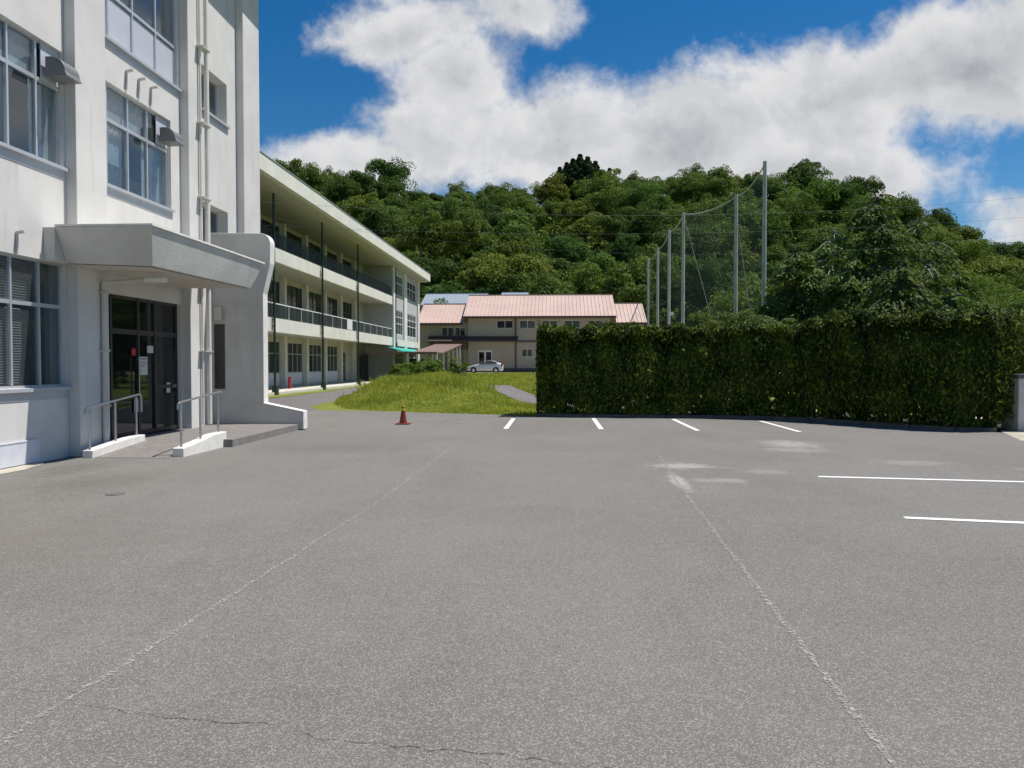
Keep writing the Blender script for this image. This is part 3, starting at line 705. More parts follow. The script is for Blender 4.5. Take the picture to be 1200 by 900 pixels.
# teal awning, dark doorway
MB().hexa([(BX+.15, 66, 3.05), (BX+1.3, 66.5, 2.72), (BX+1.3, 78.5, 2.72), (BX+.15, 79, 3.05)], [(BX+.15, 66, 3.13), (BX+1.3, 66.5, 2.80), (BX+1.3, 78.5, 2.80), (BX+.15, 79, 3.13)]).build('awning', 'awning', SB)
MB().box(-16.9, -16.8, 65.8, YB-.1, .16, 2.4).build('side_door', 'dark', SB)
tag(MB().prism([(-15.75+.09*math.cos(t), 44.9+.09*math.sin(t)) for t in np.linspace(0, 2*math.pi, 12, endpoint=False)], 'z', .152, .86).build('extinguisher_box', 'red', bevel=.02), 'red fire extinguisher case standing on the school veranda', 'extinguisher')

# ------------------------------------------------------------------ pink roofed hall
PB = thing('community_hall', 'beige hall with salmon pink ribbed metal roofs and brown trim', 'building', (-2, 95, .7))
def gable(name, x0, x1, ye, yr, ze, zr, mat='pink', yb=None, ribs=True, parent=PB, th=.12, trim='brown'):
    yb = yb or 2*yr-ye
    m = MB(); m.hexa([(x0, ye, ze), (x1, ye, ze), (x1, yr, zr), (x0, yr, zr)], [(x0, ye, ze+th), (x1, ye, ze+th), (x1, yr, zr+th), (x0, yr, zr+th)])
    m.hexa([(x0, yr+.002, zr), (x1, yr+.002, zr), (x1, yb, ze), (x0, yb, ze)], [(x0, yr+.002, zr+th), (x1, yr+.002, zr+th), (x1, yb, ze+th), (x0, yb, ze+th)])
    if ribs:
        x = x0+.25
        while x < x1-.1:
            m.hexa([(x-.035, ye, ze+th-.01), (x+.035, ye, ze+th-.01), (x+.035, yr, zr+th-.01), (x-.035, yr, zr+th-.01)], [(x-.02, ye, ze+th+.065), (x+.02, ye, ze+th+.065), (x+.02, yr, zr+th+.065), (x-.02, yr, zr+th+.065)]); x += .46
    r_ = m.build(name, mat, parent)
    MB().box(x0, x1, ye-.06, ye-.003, ze-.16, ze+th-.01).build('gutter', trim, r_)
    MB().box(x0-.02, x1+.02, yr-.12, yr+.12, zr+th+.01, zr+th+.09).build('ridge_cap', mat, r_)
    return r_
gable('roof', -10.9, 7.25, 91.2, 97.6, 7.22, 10.25)
gable('wing_roof', -16.6, -10.95, 91.6, 97.0, 6.45, 9.1); gable('wing_roof', 7.3, 10.9, 91.6, 97.0, 6.45, 9.1)
mw = MB()
mh = [(-6.9, -5.03, 5.9, 6.86), (-4.16, -2.36, 5.9, 6.86), (-1.5, .3, 5.9, 6.86), (1.2, 3.0, 5.9, 6.86), (4.0, 5.6, 5.9, 6.86), (-9.2, -7.5, .9, 3.3), (-3.9, -2.7, 2.5, 3.46)]
wall_cells(mw, 92, -10.4, 6.6, .4, 7.3, mh, .25, 'y')
mw.box(-10.4, -10.15, 92.25, 103, .4, 7.3); mw.box(6.35, 6.6, 92.25, 103, .4, 7.3); mw.box(-10.4, 6.6, 103, 103.2, .4, 7.3)
for x in (-10.4, 6.35): mw.prism([(92, 7.3), (103.2, 7.3), (97.6, 10.1)], 'x', x, x+.25)
mw.build('wall', 'beige', PB)
MB().box(-10.1, 6.3, 95, 95.1, .4, 7.2).build('interior', 'interior', PB)
ww = MB()
whl = [(-13.6, -12.2, 5.0, 6.1), (-12.0, -10.8, 5.0, 6.1)]
wall_cells(ww, 92.4, -16.3, -10.41, .4, 6.6, whl, .2, 'y')
w2 = MB(); wall_cells(w2, 92.4, 6.61, 10.6, .4, 6.6, [], .2, 'y')
w2.box(10.4, 10.6, 92.6, 102, .4, 6.6); ww.box(-16.3, -16.1, 92.6, 102, .4, 6.6)
w2.prism([(92.4, 6.6), (102, 6.6), (97, 9.0)], 'x', 10.4, 10.6); w2.build('wing_wall', 'beige', PB)
ww.build('wing_wall', 'beige', PB)
MB().box(-16.1, -10.5, 94, 94.1, .4, 6.5).build('interior', 'interior', PB)
def ywin(x0, x1, z0, z1, Y=92, nm=2, frame='whitetrim', fw=.06):
    f = MB(); f.box(x0, x1, Y+.03, Y+.1, z0, z0+fw).box(x0, x1, Y+.03, Y+.1, z1-fw, z1)
    for q in range(nm+1): x = x0+(x1-x0)*q/nm; f.box(max(x0, x-fw/2), min(x1, x+fw/2), Y+.03, Y+.1, z0+fw, z1-fw)
    fo = f.build('window', frame, PB); MB().box(x0+.01, x1-.01, Y+.06, Y+.066, z0+.01, z1-.01).build('pane', 'doorglass', fo)
for h in mh[:5]: ywin(*h)
ywin(-9.2, -7.5, .9, 3.3, fw=.22); ywin(-3.9, -2.7, 2.5, 3.46)
for h in whl: ywin(*h, Y=92.4)
MB().hexa([(-15.2, 91.1, 4.28), (-4.4, 91.1, 4.28), (-4.4, 91.99, 4.5), (-15.2, 91.99, 4.5)], [(-15.2, 91.1, 4.42), (-4.4, 91.1, 4.42), (-4.4, 91.99, 4.98), (-15.2, 91.99, 4.98)]).build('skirt_roof', 'brown', PB)
MB().box(-4.38, 6.5, 91.8, 91.99, 4.25, 4.38).build('band', 'brown', PB)
MB().box(-4.75, -4.58, 91.85, 91.99, .5, 7.1).build('downpipe', 'brown', PB)
MB().box(-6.2, -5.75, 91.9, 91.99, 1.9, 3.3).build('service_box', 'beigelow', PB)
MB().box(-10.3, 6.5, 91.93, 91.99, .4, 1.15).build('plinth', 'kerb', PB)
MB().box(-15.0, -10.5, 91.5, 92.38, 3.4, 4.27).build('veranda_beam', 'brown', PB)
MB().box(-15.0, -10.6, 91.55, 91.7, 4.99, 5.05).build('veranda_rail', 'brown', PB)
for x in (-15.0, -13.0, -11.0): MB().box(x-.06, x+.06, 91.6, 91.72, .4, 3.4).build('veranda_post', 'brown', PB)
# building further back
BB = thing('rear_building', 'low building with blue grey roof behind the pink roofs', 'building', (-13, 112, 0))
gable('roof', -19, -9.8, 108, 113, 9.9, 11.9, 'bluegrey', parent=BB, trim='bluegrey'); MB().box(-18.6, -10.2, 108.5, 117.5, 0, 9.95).build('wall', 'beige', BB)
BC = thing('shed_building', 'grey roofed shed just showing above the pink ridge', 'building', (-5, 114, 0))
gable('roof', -7.9, -3.9, 112, 115, 11.5, 12.2, 'bluegrey', parent=BC, trim='bluegrey'); MB().box(-7.7, -4.1, 112.4, 117.6, 0, 11.5).build('wall', 'beige', BC)

# covered walkway
CW = thing('covered_walkway', 'brown sheet roof on slim posts rising to the hall', 'walkway', (-12, 70, .2))
MB().box(-15.9, -9.9, 64.2, 66.6, 2.52, 2.66).build('flat_roof', 'brownroof', CW)
MB().hexa([(-12.6, 66.62, 2.5), (-9.8, 66.62, 2.5), (-10.8, 89, 3.85), (-13.9, 89, 3.85)], [(-12.6, 66.62, 2.62), (-9.8, 66.62, 2.62), (-10.8, 89, 3.97), (-13.9, 89, 3.97)]).build('sloping_roof', 'brownroof', CW)
for y in (64.5, 69, 74, 79, 84, 88):
    f = max(0, (y-66.6)/22.4); z = 2.5+1.34*f
    for xx in (-9.95-1.0*f, -12.4-1.3*f): MB().box(xx-.06, xx+.06, y-.06, y+.06, -.1, z).build('post', 'whitetrim', CW)

# ------------------------------------------------------------------ parked hatchback
def car(loc):
    root = thing('parked_car', 'silver white five door hatchback parked before the beige hall', 'car', loc)
    ox, oy, oz = loc
    # stations along the length (front at -x): x, half width, z bottom, z belt, z roof, half width at roof
    st = [(-2.05, .55, .30, .50, .52, .50), (-1.98, .74, .22, .62, .66, .60), (-1.7, .82, .18, .76, .80, .68), (-1.2, .85, .18, .88, .93, .70), (-.95, .86, .18, .92, 1.02, .68),
          (-.45, .86, .18, .95, 1.34, .60), (0.1, .86, .18, .97, 1.46, .58), (.7, .86, .18, 1.0, 1.45, .57), (1.25, .85, .18, 1.03, 1.35, .55), (1.7, .82, .20, 1.04, 1.18, .56), (1.93, .76, .26, .98, 1.03, .60), (2.0, .66, .34, .80, .84, .56)]
    m = MB(); n = 10
    for (x, hw, zb, zm, zr, hr) in st:
        ring = [(-hw*.9, zb), (-hw, zb+.12), (-hw, (zb+zm)/2+.05), (-hw*.97, zm), (-hr, zr-.03), (hr, zr-.03), (hw*.97, zm), (hw, (zb+zm)/2+.05), (hw, zb+.12), (hw*.9, zb)]
        m.v += [(ox+x, oy+a, oz+b) for a, b in ring]
    for i in range(len(st)-1):
        for k_ in range(n):
            a = i*n+k_; b = i*n+(k_+1) % n; m.f.append((a, b, b+n, a+n))
    m.f += [tuple(range(n)), tuple(range((len(st)-1)*n, len(st)*n))]
    m.build('body', 'paint', root, smooth=True).modifiers.new('subd', 'SUBSURF').levels = 1
    for s in (-1, 1):
        y = oy+s*.83
        def sidepoly(pts, t=.02):
            mm = MB(); vs = []
            for (x, z) in pts:
                f = min(1, max(0, (z-.98)/.45)); vs.append((ox+x, oy+s*(.845-.25*f), oz+z))
            o2 = [(a, b+s*t, c_) for a, b, c_ in vs]; nn = len(pts)
            mm.add(vs+o2, [tuple(range(nn)), tuple(range(nn, 2*nn))]+[(i, (i+1) % nn, nn+(i+1) % nn, nn+i) for i in range(nn)]); return mm
        sidepoly([(-.85, 1.0), (-.42, 1.27), (-.02, 1.37), (-.02, 1.0)]).build('front_window', 'black', root)
        sidepoly([(.04, 1.0), (.04, 1.38), (.62, 1.38), (1.15, 1.27), (1.42, 1.12), (1.2, 1.03)]).build('rear_window', 'black', root)
        for wx in (-1.28, 1.22):
            wl_ = MB().tube((ox+wx, y-s*.16, oz+.30), (ox+wx, y+s*.05, oz+.30), .30, n=22).build('wheel', 'tyre', root)
            MB().tube((ox+wx, y+s*.03, oz+.30), (ox+wx, y+s*.06, oz+.30), .19, n=10).build('rim', 'alu', wl_)
            MB().tube((ox+wx, y-s*.1, oz+.33), (ox+wx, y+s*.03, oz+.33), .345, n=22).build('wheel_arch', 'black', root)
        MB().box(ox-.78, ox-.62, y-s*.02, y+s*.16, oz+.98, oz+1.1).build('mirror', 'paint', root, bevel=.02)
        MB().box(ox-.1, ox+.06, y+s*.02, y+s*.05, oz+.82, oz+.85).build('door_handle', 'alu', root)
        MB().box(ox-1.98, ox-1.72, oy+s*.5, oy+s*.80, oz+.62, oz+.74).build('headlight', 'lampclear', root, bevel=.02)
        MB().box(ox+1.78, ox+1.96, oy+s*.5, oy+s*.79, oz+.78, oz+1.06).build('tail_light', 'lampred', root, bevel=.02)
    MB().hexa([(ox-.93, oy-.6, oz+1.03), (ox-.93, oy+.6, oz+1.03), (ox-.44, oy+.52, oz+1.345), (ox-.44, oy-.52, oz+1.345)],
              [(ox-.96, oy-.6, oz+1.06), (ox-.96, oy+.6, oz+1.06), (ox-.46, oy+.52, oz+1.375), (ox-.46, oy-.52, oz+1.375)]).build('windscreen', 'black', root)
    MB().hexa([(ox+1.72, oy-.52, oz+1.14), (ox+1.72, oy+.52, oz+1.14), (ox+1.3, oy+.48, oz+1.33), (ox+1.3, oy-.48, oz+1.33)],
              [(ox+1.76, oy-.52, oz+1.17), (ox+1.76, oy+.52, oz+1.17), (ox+1.33, oy+.48, oz+1.37), (ox+1.33, oy-.48, oz+1.37)]).build('rear_screen', 'black', root)
car((-7.75, 86.0, float(ground(-7.75, 86.0))+.05))

# traffic cone
TC = thing('traffic_cone', 'faded red traffic cone standing alone on the asphalt', 'traffic cone', (-4.04, 20.3, 0))
MB().box(-4.22, -3.86, 20.12, 20.48, 0, .035).build('base', 'cone', TC, bevel=.015)
MB().tube((-4.04, 20.3, .03), (-4.04, 20.3, .47), .105, .032, 20).build('body', 'cone', TC, smooth=False)
MB().tube((-4.04, 20.3, .37), (-4.04, 20.3, .42), .056, .047, 20).tube((-4.04, 20.3, .47), (-4.04, 20.3, .50), .035, .03, 14).build('band', 'conetip', TC)

# gate pillar at the right edge
GP = thing('gate_pillar', 'grey concrete pillar with a dark cap beyond the hedge', 'pillar', (11.5, 19.3, 0))
MB().box(11.05, 11.75, 18.95, 19.65, 0, 1.27).build('shaft', 'concrete', GP, bevel=.02); MB().box(11.0, 11.8, 18.9, 19.7, 1.273, 1.37).build('cap', 'kerb', GP, bevel=.015)

# ------------------------------------------------------------------ net poles, net, wires
NP = [(890, 62.0, 17.6), (858, 72, 17.2), (798, 81, 17.4), (782, 91.5, 17.4), (769, 104, 17.2), (758, 113, 17.0)]
NF = thing('ball_net_fence', 'tall ball net strung between pale concrete poles above the hedge', 'net fence', ((890-650)/900*62, 62, 0))
tops = []
for px, Y, h in NP:
    X = (px-650)/900*Y; z0 = 0.
    MB().tube((X, Y, z0), (X, Y, h), .20, .15, 12).build('pole', 'pole', NF, smooth=False); tops.append(Vector((X, Y, h)))
cb = MB()
for a, b in zip(tops[:-1], tops[1:]):
    pts = [a.lerp(b, t)-Vector((0, 0, 2.2*t*(1-t)*(.9 if (a-b).length > 9 else .5))) for t in np.linspace(0, 1, 9)]
    cb.path([p-Vector((0, 0, .2)) for p in pts], .06, 6)
cb.tube(tops[2]-Vector((0, 0, .3)), (tops[2].x+3.2, tops[2].y-.5, 5), .03, n=5).tube(tops[1]-Vector((0, 0, 2)), (tops[1].x+1.6, tops[1].y-1, 3), .03, n=5)
cb.build('top_rope', 'wirelight', NF)
nm_, nn, np_ = newmat('netting'); np_.inputs['Base Color'].default_value = (.34, .37, .33, 1)
gg = geopos(nn); sp = nn.new('ShaderNodeSeparateXYZ'); nn.put(sp.inputs[0], gg)
fa = nn.m('LESS_THAN', nn.m('FRACT', nn.m('MULTIPLY', sp.outputs[1], 9.)), .05); fb = nn.m('LESS_THAN', nn.m('FRACT', nn.m('MULTIPLY', sp.outputs[2], 9.)), .05)
nn.put(np_.inputs['Alpha'], nn.m('MAXIMUM', fa, fb)); M['net'] = nm_
nb = MB()
for a, b in zip(tops[:-1], tops[1:]):
    m_ = 8
    for i in range(m_):
        p = a.lerp(b, i/m_); q = a.lerp(b, (i+1)/m_)
        f = lambda t: .3+2.2*t*(1-t)*.9
        nb.add([(p.x, p.y, .5), (q.x, q.y, .5), (q.x, q.y, q.z-f((i+1)/m_)), (p.x, p.y, p.z-f(i/m_))], [(0, 1, 2, 3)])
nb.build('net', 'net', NF)
# small floodlights on the fourth pole
for z in (5.6, 7.2): MB().box(13.0, 13.5, 88.3, 88.7, z, z+.28).build('floodlight', 'whitetrim', NF, bevel=.03)

def wirespan(p, q, sag, label, r=.012):
    p = Vector(p); q = Vector(q)
    pts = [p.lerp(q, t)-Vector((0, 0, 4*sag*t*(1-t))) for t in np.linspace(0, 1, 33)]
    tag(MB().path(pts, r, 5).build('overhead_wire', 'wire'), label, 'wire', 'overhead wires crossing the scene')
wirespan((-13.5, 30, 8.2), (26, 38, 9.9), .95, 'uppermost overhead wire sloping up to the right edge', .0045)
wirespan((-13.6, 31, 7.4), (26, 38, 8.9), .75, 'middle overhead wire crossing before the wooded hill', .004)
wirespan((-14.2, 36, 8.7), (27, 40, 8.6), 1.7, 'lowest overhead wire sagging before the wooded hill', .004)

# ------------------------------------------------------------------ hedge
def poly_sample(P, s):
    P = np.array(P); seg = np.linalg.norm(np.diff(P, axis=0), axis=1); cum = np.concatenate([[0], np.cumsum(seg)]); L = cum[-1]
    x = np.interp(s*L, cum, P[:, 0]); y = np.interp(s*L, cum, P[:, 1])
    x2 = np.interp(np.minimum(s*L+.05, L), cum, P[:, 0]); y2 = np.interp(np.minimum(s*L+.05, L), cum, P[:, 1])
    x1 = np.interp(np.maximum(s*L-.05, 0), cum, P[:, 0]); y1 = np.interp(np.maximum(s*L-.05, 0), cum, P[:, 1])
    t = unit(np.stack([x2-x1, y2-y1], 1)); return x, y, t, L
def vnoise(x, y, z, f, seed):
    r = np.random.default_rng(seed); out = 0
    for i in range(5):
        k_ = r.normal(size=3)*f; ph = r.uniform(0, 6.28); out = out + np.sin(x*k_[0]+y*k_[1]+z*k_[2]+ph)
    return out/5
def hedge(name, base, depth, height, n, label, hfun, leaf=(.05, .085), gap=.9, mat='hedge', seed=3):
    r = np.random.default_rng(seed)
    root = thing(name, label, 'hedge', (base[len(base)//2][0], base[len(base)//2][1], 0))
    s = r.uniform(0, 1, n); kind = r.uniform(0, 1, n)
    x, y, t, L = poly_sample(base, s); sL = s*L; bump_ = np.abs(np.sin(sL*3.1+np.sin(sL*1.3)*1.6+np.sin(sL*.47)*2))
    nx_, ny_ = t[:, 1], -t[:, 0]      # outward (towards the camera side)
    hh = height+hfun(s)+.07*(bump_-.6)+.05*np.sin(sL*9.1)
    z = np.where(kind < .62, r.uniform(.02, 1, n)*hh, 0); dep = np.zeros(n)
    nor = np.stack([nx_, ny_, np.full(n, .25)], 1)
    top = (kind >= .62) & (kind < .84); bk = kind >= .84
    z = np.where(top, hh, z); dep = np.where(top, r.uniform(0, depth, n), dep)
    nor[top] = (0, 0, 1)
    z = np.where(bk, r.uniform(.1, 1, n)*hh, z); dep = np.where(bk, depth, dep); nor[bk, 0] *= -1; nor[bk, 1] *= -1
    # ends
    e = r.uniform(0, 1, n) < .07; dep = np.where(e, r.uniform(0, depth, n), dep); left = e & (r.uniform(0, 1, n) < .5)
    s2 = np.where(e, np.where(left, 0, 1), s); x = np.where(e, np.where(left, base[0][0], base[-1][0]), x); y = np.where(e, np.where(left, base[0][1], base[-1][1]), y)
    z = np.where(e, r.uniform(.1, 1, n)*hh, z)
    sh = np.clip((z-hh+.95)/.95, 0, 1); dep = np.where(~top, np.maximum(dep, .5*sh**1.8), dep); z = z-np.where(top, .22*np.exp(-dep/.25), 0); nor[:, 2] += sh*.9*(~top)
    # round shoulders, bumps, streaky vertical clumps
    px_ = x - nx_*(dep+.10); py_ = y - ny_*(dep+.10)
    b = vnoise(px_, py_, z*.45, 4.5, 1)*.2 + vnoise(px_, py_, z*.6, 12, 2)*.10 + r.normal(size=n)*.045 - r.exponential(.09, n)*.6 + .08*(bump_-.6)*(~top)
    px_ = px_+nor[:, 0]*b; py_ = py_+nor[:, 1]*b; z = z+nor[:, 2]*b + (top*vnoise(px_, py_, z*0, 7, 5)*.12)
    P = np.stack([px_, py_, np.maximum(z, .05)], 1)
    keep = np.ones(n, bool)
    low = np.clip(1-z/.9, 0, 1); keep &= ~((r.uniform(0, 1, n) < low*gap*.55) )
    keep &= ~((vnoise(sL, z*0, z, 11, 9)+vnoise(sL, z*0, z, 24, 10)*.9 > .60+.35*np.clip(z-.7, 0, 1)) & (z < 1.5) & (r.uniform(0,1,n)<.97))
    P = P[keep]; nor = nor[keep]; m = len(P)
    nn_ = unit(nor+r.normal(size=(m, 3))*.55); t_ = r.normal(size=(m, 3))*.45; t_[:, 2] += 1.; t_ += nor*.5
    u = unit(t_-nn_*(t_*nn_).sum(1, keepdims=True)); v = np.cross(nn_, u)
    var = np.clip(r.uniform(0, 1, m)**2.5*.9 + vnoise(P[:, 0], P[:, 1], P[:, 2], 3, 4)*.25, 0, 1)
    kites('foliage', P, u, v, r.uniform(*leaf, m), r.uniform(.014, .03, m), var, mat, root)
    # stems
    ns = int(L/.42)
    ss_ = (np.arange(ns)+.5)/ns; sx, sy, st_, _ = poly_sample(base, ss_)
    for i in range(ns):
        q = MB(); bx, by = sx[i]-st_[i, 1]*depth*.5, sy[i]+st_[i, 0]*depth*.5
        bx, by = sx[i]-(st_[i, 1])*depth*.55+r.normal()*.05, sy[i]+(st_[i, 0])*depth*.55+r.normal()*.05
        q.tube((bx, by, 0), (bx+r.normal()*.05, by, 1.0), .045, .035, 6)
        for _ in range(5):
            z0 = r.uniform(.3, 1.6); a = r.uniform(0, 6.28); q.tube((bx, by, z0), (bx+.45*math.cos(a), by+.4*math.sin(a), z0+.6), .018, .006, 5)
        q.build('stem', 'bark', root)
    return root
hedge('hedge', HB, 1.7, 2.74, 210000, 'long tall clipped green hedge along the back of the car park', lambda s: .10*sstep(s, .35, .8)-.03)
hedge('hedge', [(11.3, 20.6), (13.5, 21.6), (17, 23), (22, 25)], 1.4, 2.95, 26000, 'looser hedge continuing behind the grey gate pillar', lambda s: .1*s, leaf=(.07, .12), seed=8, gap=.5)

# ------------------------------------------------------------------ trees
def clump_tree(name, r, Rr, Hc, zc, nclump, per, leaf, mat, trunk_h, tr, parent=None, flat_=.62, conical=False, droop=0., spread=.8, sep=False, aspect=.55, limbs=True):
    cs = []
    for i in range(nclump):
        if conical:
            t = r.uniform(0, 1)**.8; a = r.uniform(0, 6.283); rad = Rr*(1-t)*r.uniform(.55, 1.0)+.1; cs.append((rad*math.cos(a), rad*math.sin(a), zc-Hc+2*Hc*t, (.34*(1-t)+.10)*Rr*r.uniform(.7, 1.25)))
        else:
            if i == 0: lobes = [(r.normal()*.34*Rr, r.normal()*.34*Rr, r.uniform(-.35, .45)*Hc, r.uniform(.42, .8)) for _ in range(5)]
            lx, ly, lz, ls = lobes[r.integers(5)]
            d = r.normal(size=3); d /= np.linalg.norm(d); d[2] = abs(d[2])*1.0-.5*r.uniform(0, 1); rad = r.uniform(.45, 1.05)*ls
            cs.append((lx+d[0]*Rr*rad*spread, ly+d[1]*Rr*rad*spread, zc+lz+d[2]*Hc*rad, Rr*r.uniform(.13, .36)))
    C = []; Nn = []; V = []
    for x, y, z, rc in cs:
        d = unit(r.normal(size=(per, 3))); d[:, 2] = np.where(d[:, 2] < -.25, -d[:, 2], d[:, 2])
        rr = rc*(1-r.exponential(.12, per)).clip(.3, 1.15)
        p = np.array([x, y, z])+d*rr[:, None]*np.array([1, 1, flat_])
        C.append(p); Nn.append(unit(d+r.normal(size=(per, 3))*.5)); V.append(np.clip(r.uniform(0, 1)*.5+r.uniform(0, .5, per), 0, 1))
    C = np.vstack(C); Nn = np.vstack(Nn); V = np.concatenate(V)
    u, v = frame_from_normal(Nn, r, -droop)
    m = len(C); L = r.uniform(.6, 1.25, m)*leaf
    tb = MB()
    if trunk_h:
        base = Vector((0, 0, -.3)); p = base; rad = tr; nseg = 5
        for i in range(nseg):
            q = Vector((r.normal()*.12*trunk_h/5, r.normal()*.12*trunk_h/5, trunk_h*(i+1)/nseg)); tb.tube(p, q, rad, rad*.82, 8, False); p = q; rad *= .82
        if limbs:
            for x, y, z, rc in cs[::max(1, len(cs)//12)]:
                z0 = trunk_h*r.uniform(.35, .95); tb.tube((0, 0, z0), (x*.5, y*.5, (z0+z)/2), rad*.9, rad*.6, 5, False); tb.tube((x*.5, y*.5, (z0+z)/2), (x*.95, y*.95, z), rad*.6, rad*.25, 5, False)
    if sep: return C, u, v, L, V, tb
    return kites(name, C, u, v, L, L*aspect, V, mat, parent, extra=(tb, 'bark') if tb.v else None)

# hillside wood
protos = {'deep': [], 'mid': [], 'yellow': []}
r_ = np.random.default_rng(21)
for kd in protos:
    for j in range(4):
        protos[kd].append(clump_tree('broadleaf_tree', r_, 5.6, 5.2, 5.8, 90, 115, .21, 'leaf_'+kd, 6, .22, limbs=False, flat_=.85))
con = [clump_tree('conifer_tree', r_, 4.6, 6.2, 7.8, 110, 120, .22, 'leaf_conifer', 11, .2, conical=True, flat_=.8, limbs=False) for j in range(2)]
brown = clump_tree('brown_tree', r_, 4.0, 5.0, 6.5, 34, 70, .22, 'leaf_brown', 6, .2, limbs=False)
def hidden_by_buildings(x, y): return False
cands = []
rr = np.random.default_rng(5)
def try_place(n, y0, y1, dmin, pts):
    tries = 0
    while n > 0 and tries < 60000:
        tries += 1
        y = rr.uniform(y0, y1); u = rr.uniform(-.40, .70); x = u*y
        px = 650+900*u
        if px < 300 or px > 1235: continue
        if y < 118 and -19 < x < 12: continue
        if 800 < px < 862 and y < 128: continue
        if y < 124 and 745 < px < 800: continue
        ok = True
        for (a, b) in pts:
            if (a-x)**2+(b-y)**2 < dmin**2: ok = False; break
        if ok: pts.append((x, y)); n -= 1
    return n
pts = []
try_place(85, 220, 243, 4.6, pts); try_place(210, 108, 221, 7.6, pts)
GRP = 'broadleaf trees crowding the wooded hillside'
cnt = {'deep': 0, 'mid': 0, 'yellow': 0}
desc = {'deep': 'deep green', 'mid': 'mid green', 'yellow': 'yellowish'}
first = {k_: [True]*4 for k_ in protos}; hill_trees = []
for (x, y) in pts:
    c0 = math.sin(x*.05+1)*math.cos(y*.06)+rr.normal()*.7
    kd = 'yellow' if c0 > .75 else ('mid' if c0 > -.25 else 'deep')
    if y > 222: kd = 'deep' if rr.uniform() < .5 else 'mid'
    j = rr.integers(4); src = protos[kd][j]
    if first[kd][j]: o = src; first[kd][j] = False
    else: o = src.copy(); col.objects.link(o)
    s_ = rr.uniform(.78, 1.25)
    if y > 210: s_ *= .72
    o.location = (x, y, float(ground(x, y))-.6); o.rotation_euler = (rr.normal()*.05, rr.normal()*.05, rr.uniform(0, 6.28)); o.scale = (s_*rr.uniform(.85, 1.15), s_*rr.uniform(.85, 1.15), s_*rr.uniform(.8, 1.25))
    zone = ('at hill foot' if y < 128 else 'low on slope' if y < 150 else 'below mid slope' if y < 172 else 'above mid slope' if y < 196 else 'high on slope' if y < 222 else 'on crest')
    pxx = 650+900*x/y
    side = ('above school roof', 'above left pink wing', 'over pink ridge left half', 'over pink ridge right half', 'above right pink wing', 'behind ball net', 'right of tallest pole', 'behind feathery conifers', 'near right edge')[int(np.searchsorted([485, 550, 630, 715, 765, 890, 960, 1090], pxx))]
    size = 'small' if s_ < .88 else ('large' if s_ > 1.05 else 'middling')
    hill_trees.append((f'{size} {desc[kd]} tree {zone} {side}', pxx, o))
for kd in protos:
    for j in range(4):
        if first[kd][j]: bpy.data.objects.remove(protos[kd][j])
by = {}
for lab, pxx, o in hill_trees: by.setdefault(lab, []).append((pxx, o))
for lab, lst in by.items():
    lst.sort(key=lambda t: t[0])
    for i, (pxx, o) in enumerate(lst):
        l2 = lab
        if 2 <= len(lst) <= 3: l2 = (('left', 'right') if len(lst) == 2 else ('left', 'middle', 'right'))[i] + (' of two ' if len(lst) == 2 else ' of three ') + lab.replace(' tree ', ' trees ', 1)
        if len(lst) > 3: l2 = ('first', 'second', 'third', 'fourth', 'fifth', 'sixth', 'seventh', 'eighth', 'ninth', 'tenth', 'eleventh', 'twelfth')[min(i, 11)]+' from left of '+lab.replace(' tree ', ' trees ', 1)
        tag(o, l2, 'tree', GRP)
def put(src, firstflag, px, y, s_, label, group=None, cat='conifer', dz=0.):
    if cat == 'conifer': s_ = float(np.clip((1.6+(427-s_)/900*y-float(ground((px-650)/900*y, y))+.5)/14., .3, 1.6))
    o = src if firstflag else src.copy()
    if not firstflag: col.objects.link(o)
    x = (px-650)/900*y; o.location = (x, y, float(ground(x, y))-.5+dz); o.rotation_euler = (0, 0, rr.uniform(0, 6.28)); o.scale = (s_, s_, s_)
    return tag(o, label, cat, group)
G2 = 'dark pointed conifers standing above the wood'
cl = [(664, 214, 194), (671, 210, 190), (679, 212, 185), (688, 209, 188), (656, 212, 199), (697, 212, 193), (713, 220, 201)]
for i, (px, y, s_) in enumerate(cl):
    lab = ('second from left in the dark conifer clump on the crest', 'third from left in the dark conifer clump on the crest', 'tallest conifer in the dark clump on the crest', 'second from right in the dark conifer clump on the crest', 'leftmost conifer in the dark clump on the crest', 'rightmost conifer in the dark clump on the crest',
           'single dark conifer just right of the dark clump', 'dark conifer just behind the tallest net pole top', 'small dark conifer right of the tallest net pole top', 'small dark conifer left of the tallest net pole top', 'small conifer above the feathery conifers', 'small conifer on the crest right of the net poles')[i]
    put(con[i % 2], i < 2, px, y, s_, lab, G2)
put(brown, True, 790, 150, 1.0, 'brownish thin tree behind the net poles', cat='tree'); put(brown, False, 806, 158, .9, 'second brownish tree further up behind the net poles', cat='tree')

# undergrowth filling the slope between the trees
n = 220000
y = rr.uniform(104, 250, n); u_ = rr.uniform(-.42, .72, n); x = u_*y
bx_ = (y < 119) & (x > -20) & (x < 12.5); px = 650+900*u_
kp = ~bx_ & ~((px > 800) & (px < 864) & (y < 126)); x, y = x[kp], y[kp]; n = len(x)
z = ground(x, y)+np.abs(vnoise(x, y, x*0, 1.1, 31))*4.5*rr.uniform(.3, 1, n)
nr = unit(rr.normal(size=(n, 3))*.7+np.array([0, -.3, 1])); u, v = frame_from_normal(nr, rr)
L = rr.uniform(.3, .6, n)
kites('hillside_undergrowth', np.stack([x, y, z], 1), u, v, L, L*.6, rr.uniform(0, 1, n), 'leaf_mid', kind='stuff')

